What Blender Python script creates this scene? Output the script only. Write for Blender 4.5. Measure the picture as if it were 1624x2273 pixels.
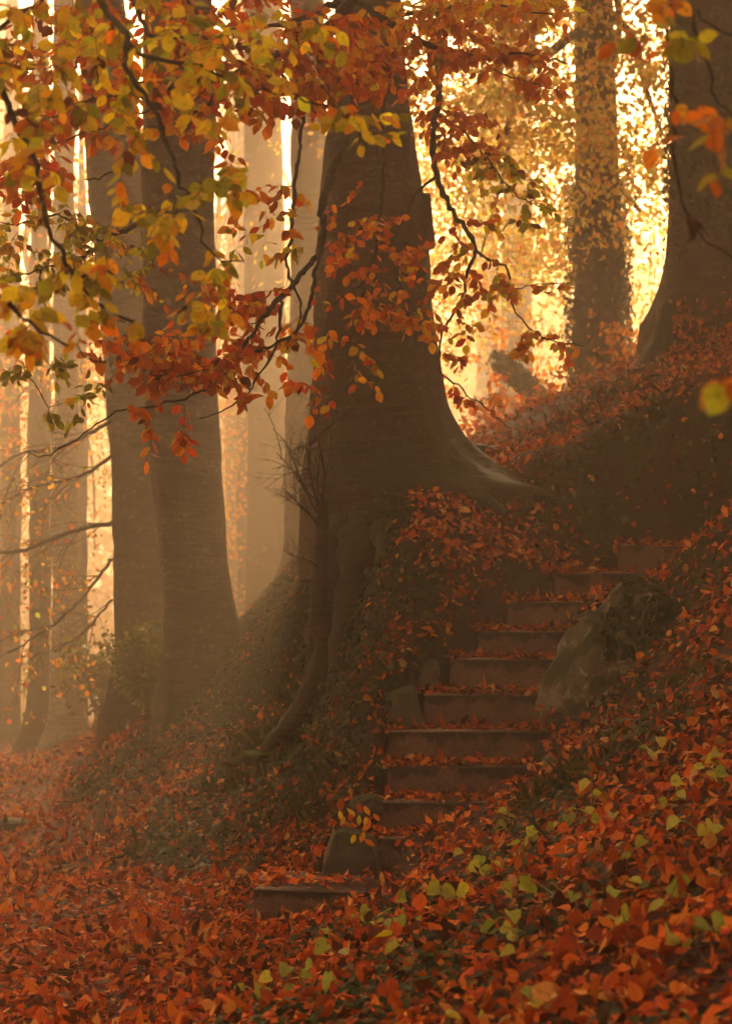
import bpy, math, random
import numpy as np
from mathutils import Vector, Matrix, noise as mnoise

# ------------------------------------------------------------------ clear
for o in list(bpy.data.objects):
    bpy.data.objects.remove(o)
SC = bpy.context.scene
COL = SC.collection
rng = np.random.default_rng(11)
random.seed(11)
R = math.radians

# ------------------------------------------------------------------ camera
EYE = 1.45          # eye height above the path
F = 4700.0          # focal length in units of a 1624 x 2273 picture grid
HOR = 1400.0        # eye level in that grid
cam = bpy.data.cameras.new('camera')
cam.sensor_fit = 'VERTICAL'
cam.sensor_height = 36.0
cam.lens = 36.0 * F / 2273.0
cam.shift_y = (HOR - 1136.5) / 2273.0
cam.clip_start = 0.1
cam.clip_end = 600.0
cam.dof.use_dof = True
cam.dof.focus_distance = 10.0
cam.dof.aperture_fstop = 4.5
camo = bpy.data.objects.new('camera', cam)
camo.location = (0, 0, EYE)
camo.rotation_euler = (R(90), 0, 0)
COL.objects.link(camo)
SC.camera = camo

def P(px, py, Y):
    """picture-grid point at a chosen depth Y (metres) -> world"""
    return np.array([(px - 812.0) / F * Y, Y, EYE - (py - HOR) / F * Y])

# ------------------------------------------------------------------ light
SUN_EL, SUN_AZ = R(30), R(4)      # azimuth measured from +Y towards +X
world = bpy.data.worlds.new('World')
SC.world = world
world.use_nodes = True
wn = world.node_tree
wn.nodes.clear()
w_out = wn.nodes.new('ShaderNodeOutputWorld')
w_bg = wn.nodes.new('ShaderNodeBackground')
w_sky = wn.nodes.new('ShaderNodeTexSky')
w_sky.sky_type = 'NISHITA'
w_sky.sun_disc = False
w_sky.sun_elevation = SUN_EL
w_sky.sun_rotation = SUN_AZ
w_sky.dust_density = 1.5
w_mix = wn.nodes.new('ShaderNodeMix')      # fog-bound autumn sky: blue taken out, warm
w_mix.data_type = 'RGBA'
w_mix.blend_type = 'MULTIPLY'
w_mix.inputs[0].default_value = 1.0
w_mix.inputs[7].default_value = (1.0, 0.60, 0.32, 1)
wn.links.new(w_sky.outputs[0], w_mix.inputs[6])
wn.links.new(w_mix.outputs[2], w_bg.inputs[0])
w_bg.inputs[1].default_value = 0.10
wn.links.new(w_bg.outputs[0], w_out.inputs[0])

sun = bpy.data.lights.new('sun', 'SUN')
sun.energy = 5.0
sun.angle = R(12)
sun.color = (1.0, 0.71, 0.41)
suno = bpy.data.objects.new('sun', sun)
sdir = Vector((math.sin(SUN_AZ) * math.cos(SUN_EL), math.cos(SUN_AZ) * math.cos(SUN_EL), math.sin(SUN_EL)))
suno.rotation_euler = sdir.to_track_quat('Z', 'Y').to_euler()
suno.location = (10, 30, 25)
COL.objects.link(suno)

vs = SC.view_settings
vs.view_transform = 'Standard'
vs.look = 'None'
vs.gamma = 1.0
vs.exposure = 2.42
vs.use_curve_mapping = False
SC.render.engine = 'CYCLES'
cy = SC.cycles
cy.use_denoising = True
cy.max_bounces = 4
cy.diffuse_bounces = 2
cy.glossy_bounces = 1
cy.transmission_bounces = 2
cy.volume_bounces = 0
cy.use_light_tree = False
cy.use_adaptive_sampling = True
cy.adaptive_threshold = 0.04
cy.transparent_max_bounces = 8
cy.caustics_reflective = False
cy.caustics_refractive = False
cy.sample_clamp_indirect = 4.0

HAZE_DENSITY = 0.0195
HAZE_COLOR = (0.97, 0.74, 0.49, 1)
HAZE_ANISO = 0.66

# ------------------------------------------------------------------ helpers
def tag(o, label=None, cat=None, group=None, kind=None):
    if label: o['label'] = label
    if cat: o['category'] = cat
    if group: o['group'] = group
    if kind: o['kind'] = kind
    return o

def empty(name, loc=(0, 0, 0)):
    o = bpy.data.objects.new(name, None)
    o.location = [float(v) for v in loc]
    o.empty_display_size = 0.1
    COL.objects.link(o)
    return o

def mesh_np(name, V, faces, col=None, uv=None, smooth=True):
    """faces: list of int arrays (n,k)"""
    me = bpy.data.meshes.new(name)
    V = np.asarray(V, dtype=np.float32)
    if not isinstance(faces, list): faces = [faces]
    faces = [np.asarray(f, dtype=np.int32) for f in faces if len(f)]
    me.vertices.add(len(V))
    me.vertices.foreach_set('co', V.ravel())
    flat = np.concatenate([f.ravel() for f in faces])
    starts, s = [], 0
    for f in faces:
        starts.append(s + np.arange(len(f), dtype=np.int32) * f.shape[1])
        s += f.size
    starts = np.concatenate(starts)
    me.loops.add(len(flat))
    me.loops.foreach_set('vertex_index', flat)
    me.polygons.add(len(starts))
    me.polygons.foreach_set('loop_start', starts)
    me.polygons.foreach_set('use_smooth', np.full(len(starts), smooth, dtype=bool))
    me.update(calc_edges=True)
    if col is not None:
        c = np.ones((len(V), 4), dtype=np.float32)
        c[:, :3] = col
        a = me.color_attributes.new('Col', 'FLOAT_COLOR', 'POINT')
        a.data.foreach_set('color', c.ravel())
    if uv is not None:
        u = me.uv_layers.new(name='UVMap')
        u.data.foreach_set('uv', np.asarray(uv, dtype=np.float32)[flat].ravel())
    return me

def link(name, me, mat=None, parent=None):
    o = bpy.data.objects.new(name, me)
    COL.objects.link(o)
    if mat is not None and not me.materials: me.materials.append(mat)
    if parent is not None:
        o.parent = parent
        o.matrix_parent_inverse = Matrix.Translation(parent.location).inverted()
    return o

class MB:
    """collects tubes and other shapes into one mesh"""
    def __init__(s): s.V, s.F3, s.F4, s.n = [], [], [], 0
    def add(s, V, F3=None, F4=None):
        s.V.append(np.asarray(V, float))
        if F3 is not None and len(F3): s.F3.append(np.asarray(F3) + s.n)
        if F4 is not None and len(F4): s.F4.append(np.asarray(F4) + s.n)
        s.n += len(V)
    def tube(s, pts, rad, sides=8, cap=True):
        pts = np.asarray(pts, float); rad = np.asarray(rad, float)
        n = len(pts)
        t = np.gradient(pts, axis=0)
        t /= np.linalg.norm(t, axis=1)[:, None] + 1e-9
        ref = np.array([0, 0, 1.0]) if abs(t[0, 2]) < 0.9 else np.array([1.0, 0, 0])
        u = np.cross(t[0], ref); u /= np.linalg.norm(u)
        a = np.arange(sides) / sides * 2 * np.pi
        ca, sa = np.cos(a)[:, None], np.sin(a)[:, None]
        rings = []
        for i in range(n):
            u = u - t[i] * np.dot(u, t[i]); u /= np.linalg.norm(u) + 1e-9
            v = np.cross(t[i], u)
            rings.append(pts[i] + rad[i] * (ca * u + sa * v))
        V = np.concatenate(rings)
        i = np.arange(n - 1)[:, None] * sides
        j = np.arange(sides)[None, :]
        j2 = (j + 1) % sides
        F4 = np.stack([i + j, i + j2, i + sides + j2, i + sides + j], -1).reshape(-1, 4)
        F3 = []
        if cap:
            V = np.concatenate([V, pts[:1], pts[-1:]])
            c0, c1 = n * sides, n * sides + 1
            b = (n - 1) * sides
            F3 = [[c0, (k + 1) % sides, k] for k in range(sides)] + [[c1, b + k, b + (k + 1) % sides] for k in range(sides)]
        s.add(V, F3, F4)
    def build(s, name, mat, parent=None, smooth=True, kind=None):
        fs = []
        if s.F3: fs.append(np.concatenate(s.F3))
        if s.F4: fs.append(np.concatenate(s.F4))
        o = link(name, mesh_np(name, np.concatenate(s.V), fs, smooth=smooth), mat, parent)
        if kind: o['kind'] = kind
        return o

def catmull(pts, step):
    """smooth resampled polyline; pts (n,d) with xyz first"""
    pts = np.asarray(pts, float)
    if len(pts) == 2:
        k = max(2, int(np.linalg.norm(pts[1, :3] - pts[0, :3]) / step) + 1)
        w = np.linspace(0, 1, k)[:, None]
        return pts[0] * (1 - w) + pts[1] * w
    q = np.vstack([2 * pts[0] - pts[1], pts, 2 * pts[-1] - pts[-2]])
    out = []
    for i in range(1, len(q) - 2):
        p0, p1, p2, p3 = q[i - 1], q[i], q[i + 1], q[i + 2]
        k = max(2, int(np.linalg.norm(p2[:3] - p1[:3]) / step) + 1)
        for w in np.arange(k) / k:
            out.append(0.5 * ((2 * p1) + (-p0 + p2) * w + (2 * p0 - 5 * p1 + 4 * p2 - p3) * w * w + (-p0 + 3 * p1 - 3 * p2 + p3) * w ** 3))
    out.append(q[-2])
    return np.array(out)

def vnoise(V, scale, seed=0.0):
    return np.array([mnoise.noise(Vector((float(p[0]) * scale + seed, float(p[1]) * scale + seed * 1.7, float(p[2]) * scale - seed))) for p in V])

def fnoise(x, y, seed=0):
    """cheap smooth 2-D noise from a few rotated sines, about -1..1"""
    r = np.random.default_rng(seed)
    out = np.zeros_like(x, dtype=float)
    for k in range(7):
        a = r.uniform(0, 2 * np.pi); f = r.uniform(0.6, 1.6); ph = r.uniform(0, 6.28)
        out += np.sin((x * np.cos(a) + y * np.sin(a)) * f * 2 + ph + 1.3 * np.sin((x * np.sin(a) - y * np.cos(a)) * f + ph * 2))
    return out / 4.0

# ------------------------------------------------------------------ materials
def nmat(name):
    m = bpy.data.materials.new(name)
    m.use_nodes = True
    nt = m.node_tree
    nt.nodes.clear()
    out = nt.nodes.new('ShaderNodeOutputMaterial')
    return m, nt, out

def nd(nt, typ, **kw):
    n = nt.nodes.new(typ)
    for k, v in kw.items():
        if k.startswith('i_'):
            key = k[2:]
            key = int(key) if key.isdigit() else key.replace('_', ' ')
            n.inputs[key].default_value = v
        else: setattr(n, k, v)
    return n

def mixc(nt, fac, a, b, blend='MIX'):
    m = nt.nodes.new('ShaderNodeMix'); m.data_type = 'RGBA'; m.blend_type = blend
    for sock, v in ((0, fac), (6, a), (7, b)):
        if hasattr(v, 'links'): nt.links.new(v, m.inputs[sock])
        elif sock == 0: m.inputs[0].default_value = v
        else: m.inputs[sock].default_value = (*v, 1) if len(v) == 3 else v
    return m.outputs[2]

def ramp(nt, src, lo, hi):
    r = nt.nodes.new('ShaderNodeMapRange'); r.clamp = True
    nt.links.new(src, r.inputs[0]); r.inputs[1].default_value = lo; r.inputs[2].default_value = hi
    return r.outputs[0]

def mth(nt, op, a, b=None):
    m = nt.nodes.new('ShaderNodeMath'); m.operation = op
    for i, v in enumerate((a, b)):
        if v is None: continue
        if hasattr(v, 'links'): nt.links.new(v, m.inputs[i])
        else: m.inputs[i].default_value = v
    return m.outputs[0]

def pos_scaled(nt, sx, sy, sz):
    g = nt.nodes.new('ShaderNodeNewGeometry')
    mp = nt.nodes.new('ShaderNodeMapping'); mp.inputs['Scale'].default_value = (sx, sy, sz)
    nt.links.new(g.outputs['Position'], mp.inputs[0])
    return mp.outputs[0], g

def noise_n(nt, vec, scale, detail=5, rough=0.6):
    n = nt.nodes.new('ShaderNodeTexNoise')
    n.inputs['Scale'].default_value = scale; n.inputs['Detail'].default_value = detail; n.inputs['Roughness'].default_value = rough
    nt.links.new(vec, n.inputs['Vector'])
    return n.outputs['Fac']

def finish(nt, out, color, rough, bump_src=None, bump=0.3, dist=0.02, spec=0.3):
    b = nt.nodes.new('ShaderNodeBsdfPrincipled')
    if hasattr(color, 'links'): nt.links.new(color, b.inputs['Base Color'])
    else: b.inputs['Base Color'].default_value = (*color, 1)
    if hasattr(rough, 'links'): nt.links.new(rough, b.inputs['Roughness'])
    else: b.inputs['Roughness'].default_value = rough
    b.inputs['Specular IOR Level'].default_value = spec
    if bump_src is not None:
        bn = nt.nodes.new('ShaderNodeBump'); bn.inputs['Strength'].default_value = bump; bn.inputs['Distance'].default_value = dist
        nt.links.new(bump_src, bn.inputs['Height']); nt.links.new(bn.outputs[0], b.inputs['Normal'])
    nt.links.new(b.outputs[0], out.inputs[0])
    return b

def bark_mat(name, base, dark, lichen, moss_amt=0.25, line=26.0):
    m, nt, out = nmat(name)
    iso, g = pos_scaled(nt, 1, 1, 1)
    flat, _ = pos_scaled(nt, 1, 1, 7)           # horizontal beech wrinkles
    tall, _ = pos_scaled(nt, 1, 1, 0.12)        # vertical water streaks
    n1 = noise_n(nt, flat, 5.0, 4, 0.65)
    n2 = noise_n(nt, tall, 5.0, 2)
    n3 = noise_n(nt, iso, 3.0, 4, 0.7)
    n4 = noise_n(nt, iso, line, 2, 0.7)
    c = mixc(nt, ramp(nt, n1, 0.35, 0.65), dark, base)
    c = mixc(nt, mth(nt, 'MULTIPLY', ramp(nt, n2, 0.5, 0.75), 0.7), c, dark)
    c = mixc(nt, mth(nt, 'MULTIPLY', ramp(nt, n3, 0.53, 0.66), 0.55), c, (0.11, 0.105, 0.035))
    c = mixc(nt, mth(nt, 'MULTIPLY', ramp(nt, n4, 0.56, 0.64), ramp(nt, n3, 0.44, 0.58)), c, lichen)
    n5 = noise_n(nt, flat, 1.4, 3, 0.7)
    c = mixc(nt, mth(nt, 'MULTIPLY', ramp(nt, n5, 0.54, 0.62), 0.6), c, dark)
    if moss_amt:
        sep = nd(nt, 'ShaderNodeSeparateXYZ'); nt.links.new(g.outputs['Normal'], sep.inputs[0])
        up = ramp(nt, mth(nt, 'ADD', sep.outputs[2], mth(nt, 'MULTIPLY', mth(nt, 'SUBTRACT', n3, 0.5), 1.6)), 0.12, 0.5)
        c = mixc(nt, mth(nt, 'MULTIPLY', up, moss_amt), c, (0.03, 0.033, 0.008))
    hb = mth(nt, 'ADD', mth(nt, 'MULTIPLY', n1, 0.8), mth(nt, 'MULTIPLY', n4, 0.5))
    finish(nt, out, c, 0.75, hb, 0.9, 0.03, 0.25)
    return m

def soil_mat(name, a, b, moss, moss_lo=0.45, moss_hi=0.62, steep=False):
    m, nt, out = nmat(name)
    iso, g = pos_scaled(nt, 1, 1, 1)
    n1 = noise_n(nt, iso, 2.2, 4, 0.65); n2 = noise_n(nt, iso, 28.0, 3, 0.7); n3 = noise_n(nt, iso, 0.9, 2, 0.6)
    c = mixc(nt, ramp(nt, n2, 0.35, 0.68), a, b)
    f = ramp(nt, n1, moss_lo, moss_hi)
    if steep:                                       # moss sits on the steep banks, soil on the flat
        sep = nd(nt, 'ShaderNodeSeparateXYZ'); nt.links.new(g.outputs['Normal'], sep.inputs[0])
        f = mth(nt, 'MULTIPLY', f, ramp(nt, sep.outputs[2], 0.93, 0.75))
    c = mixc(nt, f, c, moss)
    c = mixc(nt, mth(nt, 'MULTIPLY', ramp(nt, n3, 0.55, 0.7), 0.5), c, (0.03, 0.015, 0.008))
    finish(nt, out, c, 0.85, n2, 0.8, 0.04, 0.2)
    return m

def stone_mat(name, a, b, stain, lichen, moss, moss_amt, lich_lo=0.62):
    m, nt, out = nmat(name)
    iso, g = pos_scaled(nt, 1, 1, 1)
    wide, _ = pos_scaled(nt, 1, 1, 3)
    n1 = noise_n(nt, iso, 3.5, 6, 0.65); n2 = noise_n(nt, iso, 60.0, 4, 0.7); n3 = noise_n(nt, wide, 4.0, 6, 0.7); n4 = noise_n(nt, iso, 18.0, 5, 0.75)
    c = mixc(nt, ramp(nt, n2, 0.3, 0.7), a, b)
    c = mixc(nt, mth(nt, 'MULTIPLY', ramp(nt, n3, 0.48, 0.66), 0.75), c, stain)
    c = mixc(nt, mth(nt, 'MULTIPLY', ramp(nt, n4, lich_lo, lich_lo + 0.06), 0.9), c, lichen)
    sep = nd(nt, 'ShaderNodeSeparateXYZ'); nt.links.new(g.outputs['Normal'], sep.inputs[0])
    up = ramp(nt, mth(nt, 'ADD', mth(nt, 'MULTIPLY', sep.outputs[2], 0.6), mth(nt, 'MULTIPLY', mth(nt, 'SUBTRACT', n1, 0.5), 2.2)), 0.1, 0.35)
    c = mixc(nt, mth(nt, 'MULTIPLY', up, moss_amt), c, moss)
    finish(nt, out, c, 0.8, mth(nt, 'ADD', mth(nt, 'MULTIPLY', n2, 0.6), n4), 0.6, 0.015, 0.3)
    return m

def step_mat(name):
    """brown sandstone: damp algae band hanging from the nosing, chipped pale edge"""
    m, nt, out = nmat(name)
    iso, g = pos_scaled(nt, 1, 1, 1)
    tall, _ = pos_scaled(nt, 1, 1, 0.35)
    tc = nd(nt, 'ShaderNodeTexCoord'); sep = nd(nt, 'ShaderNodeSeparateXYZ'); nt.links.new(tc.outputs['Generated'], sep.inputs[0])
    n1 = noise_n(nt, iso, 6.0, 5, 0.7); n2 = noise_n(nt, iso, 70.0, 3, 0.7); n3 = noise_n(nt, tall, 9.0, 4, 0.65)
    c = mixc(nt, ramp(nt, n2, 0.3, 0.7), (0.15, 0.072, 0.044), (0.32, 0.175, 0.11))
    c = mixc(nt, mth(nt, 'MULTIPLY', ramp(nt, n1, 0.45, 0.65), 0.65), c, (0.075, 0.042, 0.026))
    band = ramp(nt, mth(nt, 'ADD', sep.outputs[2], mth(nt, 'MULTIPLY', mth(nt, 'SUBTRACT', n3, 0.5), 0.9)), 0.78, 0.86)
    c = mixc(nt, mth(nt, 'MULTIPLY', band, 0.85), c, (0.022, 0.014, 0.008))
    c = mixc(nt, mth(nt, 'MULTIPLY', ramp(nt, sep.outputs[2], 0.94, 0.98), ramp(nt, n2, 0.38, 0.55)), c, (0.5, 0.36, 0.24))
    c = mixc(nt, ramp(nt, n2, 0.70, 0.74), c, (0.4, 0.3, 0.2))
    finish(nt, out, c, 0.8, mth(nt, 'ADD', n2, n1), 0.8, 0.02, 0.25)
    return m

def leaf_mat(name, from_object, translucent=0.45, rough=0.45, veins=0.35, spec=0.35, plain=False):
    m, nt, out = nmat(name)
    if plain:
        at = nd(nt, 'ShaderNodeAttribute', attribute_name='Col')
        d = nd(nt, 'ShaderNodeBsdfDiffuse'); t = nd(nt, 'ShaderNodeBsdfTranslucent'); x = nd(nt, 'ShaderNodeMixShader')
        x.inputs[0].default_value = translucent
        nt.links.new(at.outputs[0], d.inputs[0]); nt.links.new(at.outputs[0], t.inputs[0])
        nt.links.new(d.outputs[0], x.inputs[1]); nt.links.new(t.outputs[0], x.inputs[2]); nt.links.new(x.outputs[0], out.inputs[0])
        return m
    if from_object:
        oi = nd(nt, 'ShaderNodeObjectInfo'); c = oi.outputs['Color']
    else:
        at = nd(nt, 'ShaderNodeAttribute', attribute_name='Col'); c = at.outputs['Color']
    tc = nd(nt, 'ShaderNodeUVMap')
    sep = nd(nt, 'ShaderNodeSeparateXYZ'); nt.links.new(tc.outputs[0], sep.inputs[0])
    ax = mth(nt, 'ABSOLUTE', sep.outputs[0])
    ph = mth(nt, 'MULTIPLY', mth(nt, 'SUBTRACT', sep.outputs[1], mth(nt, 'MULTIPLY', ax, 0.75)), 50.0)
    sv = ramp(nt, mth(nt, 'SINE', ph), 0.55, 1.0)
    mid = ramp(nt, ax, 0.03, 0.0)
    v = mth(nt, 'MAXIMUM', sv, mid)
    iso, g = pos_scaled(nt, 1, 1, 1)
    n = noise_n(nt, iso, 70.0, 2, 0.7)
    c2 = mixc(nt, mth(nt, 'MULTIPLY', v, veins), c, mixc(nt, 1.0, c, (0.45, 0.4, 0.35), 'MULTIPLY'))
    c2 = mixc(nt, ramp(nt, n, 0.56, 0.74), c2, mixc(nt, 1.0, c2, (0.42, 0.32, 0.28), 'MULTIPLY'))
    b = finish(nt, out, c2, rough, mth(nt, 'MULTIPLY', v, -1.0) if from_object else None, 0.3, 0.004, spec)
    tr = nd(nt, 'ShaderNodeBsdfTranslucent')
    sat = nd(nt, 'ShaderNodeHueSaturation'); sat.inputs['Saturation'].default_value = 1.1; sat.inputs['Value'].default_value = 1.25
    nt.links.new(c2, sat.inputs['Color']); nt.links.new(sat.outputs[0], tr.inputs[0])
    ms = nd(nt, 'ShaderNodeMixShader'); ms.inputs[0].default_value = translucent
    nt.links.new(b.outputs[0], ms.inputs[1]); nt.links.new(tr.outputs[0], ms.inputs[2])
    nt.links.new(ms.outputs[0], out.inputs[0])
    return m

M = {}
M['bark'] = bark_mat('beech_bark', (0.115, 0.065, 0.028), (0.034, 0.019, 0.009), (0.24, 0.17, 0.10), 0.7)
M['bark_far'] = bark_mat('distant_bark', (0.09, 0.06, 0.035), (0.05, 0.034, 0.02), (0.18, 0.14, 0.09), 0.3)
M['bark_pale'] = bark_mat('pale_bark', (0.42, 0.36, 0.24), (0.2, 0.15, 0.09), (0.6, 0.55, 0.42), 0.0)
M['root'] = bark_mat('root_bark', (0.075, 0.048, 0.026), (0.035, 0.022, 0.013), (0.13, 0.1, 0.06), 1.0)
M['twig'] = bark_mat('twig_bark', (0.05, 0.034, 0.024), (0.022, 0.015, 0.012), (0.13, 0.12, 0.05), 0.35, 60)
M['dead'] = bark_mat('dead_wood', (0.09, 0.055, 0.03), (0.035, 0.022, 0.014), (0.13, 0.1, 0.06), 0.5)
M['ground'] = soil_mat('woodland_soil', (0.03, 0.013, 0.007), (0.085, 0.026, 0.011), (0.026, 0.027, 0.008), 0.40, 0.58, True)
M['path'] = soil_mat('path_soil', (0.06, 0.022, 0.012), (0.16, 0.045, 0.018), (0.09, 0.03, 0.012))
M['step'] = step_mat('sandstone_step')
M['boulder'] = stone_mat('lichened_boulder', (0.12, 0.09, 0.045), (0.26, 0.21, 0.12), (0.045, 0.034, 0.016), (0.52, 0.45, 0.30), (0.03, 0.036, 0.007), 1.0, 0.56)
M['stone_dark'] = stone_mat('dark_mossy_stone', (0.09, 0.065, 0.045), (0.15, 0.11, 0.075), (0.05, 0.036, 0.02), (0.26, 0.23, 0.17), (0.055, 0.06, 0.014), 0.9, 0.66)
M['leaf_one'] = leaf_mat('beech_leaf', True, 0.6, .5, .35, .15)
M['leaf'] = leaf_mat('beech_leaves', False, 0.6, .5, .35, .15)
M['litter'] = leaf_mat('fallen_leaves', False, 0.12, 0.7, 0.3, 0.05)
M['litter_one'] = leaf_mat('fallen_leaf', True, 0.12, 0.7, 0.6, 0.05)
M['leaf_far'] = leaf_mat('distant_leaves', False, 0.5, plain=True)
M['ivy'] = leaf_mat('ivy_leaf', False, 0.1, 0.6, 0.3, 0.06)
M['grass'] = leaf_mat('grass_blade', False, 0.3, 0.85, 0.0, 0.02)

# ------------------------------------------------------------------ staircase data: left px, right px, top py, bottom py, depth
STEPS = [(560, 900, 1975, 2042, 10.2), (838, 1090, 1862, 1932, 10.9), (835, 1175, 1782, 1852, 11.2), (855, 1215, 1703, 1772, 11.5),
         (858, 1240, 1624, 1697, 11.8), (935, 1255, 1543, 1606, 12.1), (1000, 1275, 1463, 1528, 12.4), (1060, 1300, 1402, 1457, 12.7),
         (1125, 1330, 1335, 1396, 13.0), (1228, 1420, 1275, 1333, 13.3), (1378, 1560, 1212, 1264, 13.7)]

# ------------------------------------------------------------------ ground
CT = [(-3, 4, 0), (-3, 8, 0), (-3, 12, 0), (-3.5, 16, 0.02), (-4.5, 22, 0.0), (-6, 30, -0.2), (-1.2, 7, 0), (-1.2, 9.5, 0), (-1.7, 12, 0.01),
      (-2.5, 16, 0.03), (-3.3, 21, 0.03), (-0.6, 8, 0.02), (-0.6, 10, 0.02), (-8, 10, 0), (-8, 20, 0), (-10, 30, -.25), (-30, 10, 0), (-30, 50, -4), (-1.5, 4.5, 0),
      (0, 0, 0), (1, 3, .55), (2, 4, 1.0), (3, 7, 1.7), (4, 10, 2.6), (5, 14, 4.0), (-3, 0, 0), (4, 0, 1.2), (20, 0, 3), (20, 40, 9), (60, 60, 12), (-60, -10, 0),
      (0, 120, 1), (60, 120, 14), (-60, 120, -6), (-14, 60, -5), (1.5, 20, 2.75), (2.5, 26, 3.2), (5, 20, 5.0), (0, 18, 2.62), (-0.74, 24, 2.0), (-1.3, 28, 1.63), (-.6, 20, 2.0), (-2.6, 26, 0.7), (-3.6, 30, 0.25),
      (2.0, 40, 3.4), (-3, 45, -.6), (10, 30, 6.5), (-4.1, 26, -0.02), (-1.42, 12.5, 0), (-1.78, 14, 0), (-2.22, 16, .02), (-2.62, 18, .02), (-1.02, 12.5, .27), (-1.34, 14, .36), (-1.76, 16, .45), (-2.16, 18, .48), (-8, 42, -2.2)]
PX = [(560, 2273, 6.8), (900, 2273, 6.0), (1200, 2273, 5.2), (1624, 2273, 4.8), (1624, 2000, 6), (1300, 2000, 7), (1000, 2020, 8.3), (1624, 1850, 7),
      (1624, 1700, 8), (1400, 1750, 9), (1200, 1765, 10.2), (1050, 1893, 9.9), (860, 2028, 9.7), (560, 2070, 9.9), (700, 2150, 8.3), (1624, 1500, 9.5), (1624, 1300, 11.2),
      (300, 1945, 12.4), (240, 1800, 16.5), (690, 1530, 14.1), (690, 1290, 15.5), (560, 1400, 17), (430, 1560, 17), (290, 1600, 19.5), (270, 1690, 18.3),
      (1150, 1003, 16.2), (1290, 985, 15.8), (1450, 880, 15.5), (1624, 790, 15.5), (1500, 760, 18.5), (1624, 745, 17.5), (1290, 870, 19.0),
      (1250, 1245, 13.95), (1380, 1200, 14.1), (1500, 1200, 14.1), (1260, 1060, 14.5), (1400, 955, 14.55), (1600, 890, 14.5), (1200, 1100, 14.6),
      (1150, 1230, 13.5), (1060, 1300, 13.1), (1000, 1400, 12.65), (950, 1480, 12.3), (900, 1530, 12.1), (1100, 1180, 13.9), (1130, 1080, 14.7), (1000, 1110, 14.2), (880, 1120, 14.2), (1050, 1010, 15.8),
      (980, 1260, 13.0), (850, 1250, 13.2), (778, 1350, 14.0), (850, 1450, 12.4), (765, 1575, 13.2), (838, 1600, 11.9), (838, 1720, 11.4), (700, 1750, 12), (560, 1720, 13.5), (700, 1870, 11.3),
      (500, 1900, 12), (400, 1740, 13.7), (345, 1850, 13.1), (430, 1845, 12.7), (600, 1620, 14), (560, 1500, 15.5), (800, 1940, 10.6),
      (1215, 1700, 11.25), (1300, 1650, 11), (1420, 1500, 11), (1560, 1300, 11.8), (1624, 1130, 12.3), (1500, 1275, 12.9), (1480, 1380, 11.8), (1700, 1100, 12.4),
      (0, 1712, 22), (120, 1708, 22), (190, 1690, 22), (250, 1630, 22), (60, 1692, 25), (150, 1690, 25), (215, 1640, 25), (0, 1682, 28), (120, 1682, 28), (200, 1660, 28), (100, 1690, 32), (0, 1695, 35), (200, 1690, 33), (-150, 1690, 26)]
CP = np.array([list(c) for c in CT] + [list(P(*p)) for p in PX] + [[2.6, 13.5, 2.1]])
def _phi(r): return np.sqrt(r * r + 0.05)
_n = len(CP)
_A = np.zeros((_n + 3, _n + 3))
_A[:_n, :_n] = _phi(np.linalg.norm(CP[:, None, :2] - CP[None, :, :2], axis=2)) - np.eye(_n) * 0.02
_A[:_n, _n] = 1; _A[:_n, _n + 1:] = CP[:, :2]; _A[_n:, :_n] = _A[:_n, _n:].T
_W = np.linalg.solve(_A, np.concatenate([CP[:, 2], [0, 0, 0]]))
def H(x, y):
    x = np.asarray(x, float); y = np.asarray(y, float)
    sh = x.shape; x = x.ravel(); y = y.ravel()
    z = _W[_n] + _W[_n + 1] * x + _W[_n + 2] * y
    for k in range(_n):
        z = z + _W[k] * _phi(np.hypot(x - CP[k, 0], y - CP[k, 1]))
    bump = np.clip((x + 2.2) / 1.5, 0.25, 1.0)
    z = z + bump * (0.022 * fnoise(x * 2.2, y * 2.2, 3) + 0.012 * fnoise(x * 6, y * 6, 4))
    for k, (l, r, t, b, Y) in enumerate(STEPS):          # trench under the stairs
        a = P(l, t, Y); e = P(r, t, Y)
        Yn = STEPS[k + 1][4] if k + 1 < len(STEPS) else Y + 0.36
        ins = (x > a[0] - 0.02) & (x < e[0]) & (y > Y - 0.03) & (y < Yn + 0.05)
        z = np.where(ins, np.minimum(z, a[2] - 0.05), z)
    return z.reshape(sh)
def Hn(x, y, e=0.06):
    gx = (H(x + e, y) - H(x - e, y)) / (2 * e); gy = (H(x, y + e) - H(x, y - e)) / (2 * e)
    n = np.stack([-gx, -gy, np.ones_like(gx)], -1)
    return n / np.linalg.norm(n, axis=-1, keepdims=True)

gx = np.concatenate([-np.geomspace(5.2, 160, 34)[::-1], np.arange(-5, 4.6, 0.065), np.geomspace(4.8, 160, 34)])
gy = np.concatenate([np.array([-60, -30, -15, -8, -4, -2, 0, 1, 2, 2.6]), np.arange(3, 21, 0.07), np.geomspace(21.2, 220, 60)])
GX, GY = np.meshgrid(gx, gy)
GZ = H(GX, GY)
nx, ny = len(gx), len(gy)
ii = (np.arange(ny - 1)[:, None] * nx + np.arange(nx - 1)[None, :]).ravel()
link('ground', mesh_np('ground', np.stack([GX, GY, GZ], -1).reshape(-1, 3), np.stack([ii, ii + 1, ii + nx + 1, ii + nx], -1)), M['ground'])
tag(bpy.data.objects['ground'], kind='structure')

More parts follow.
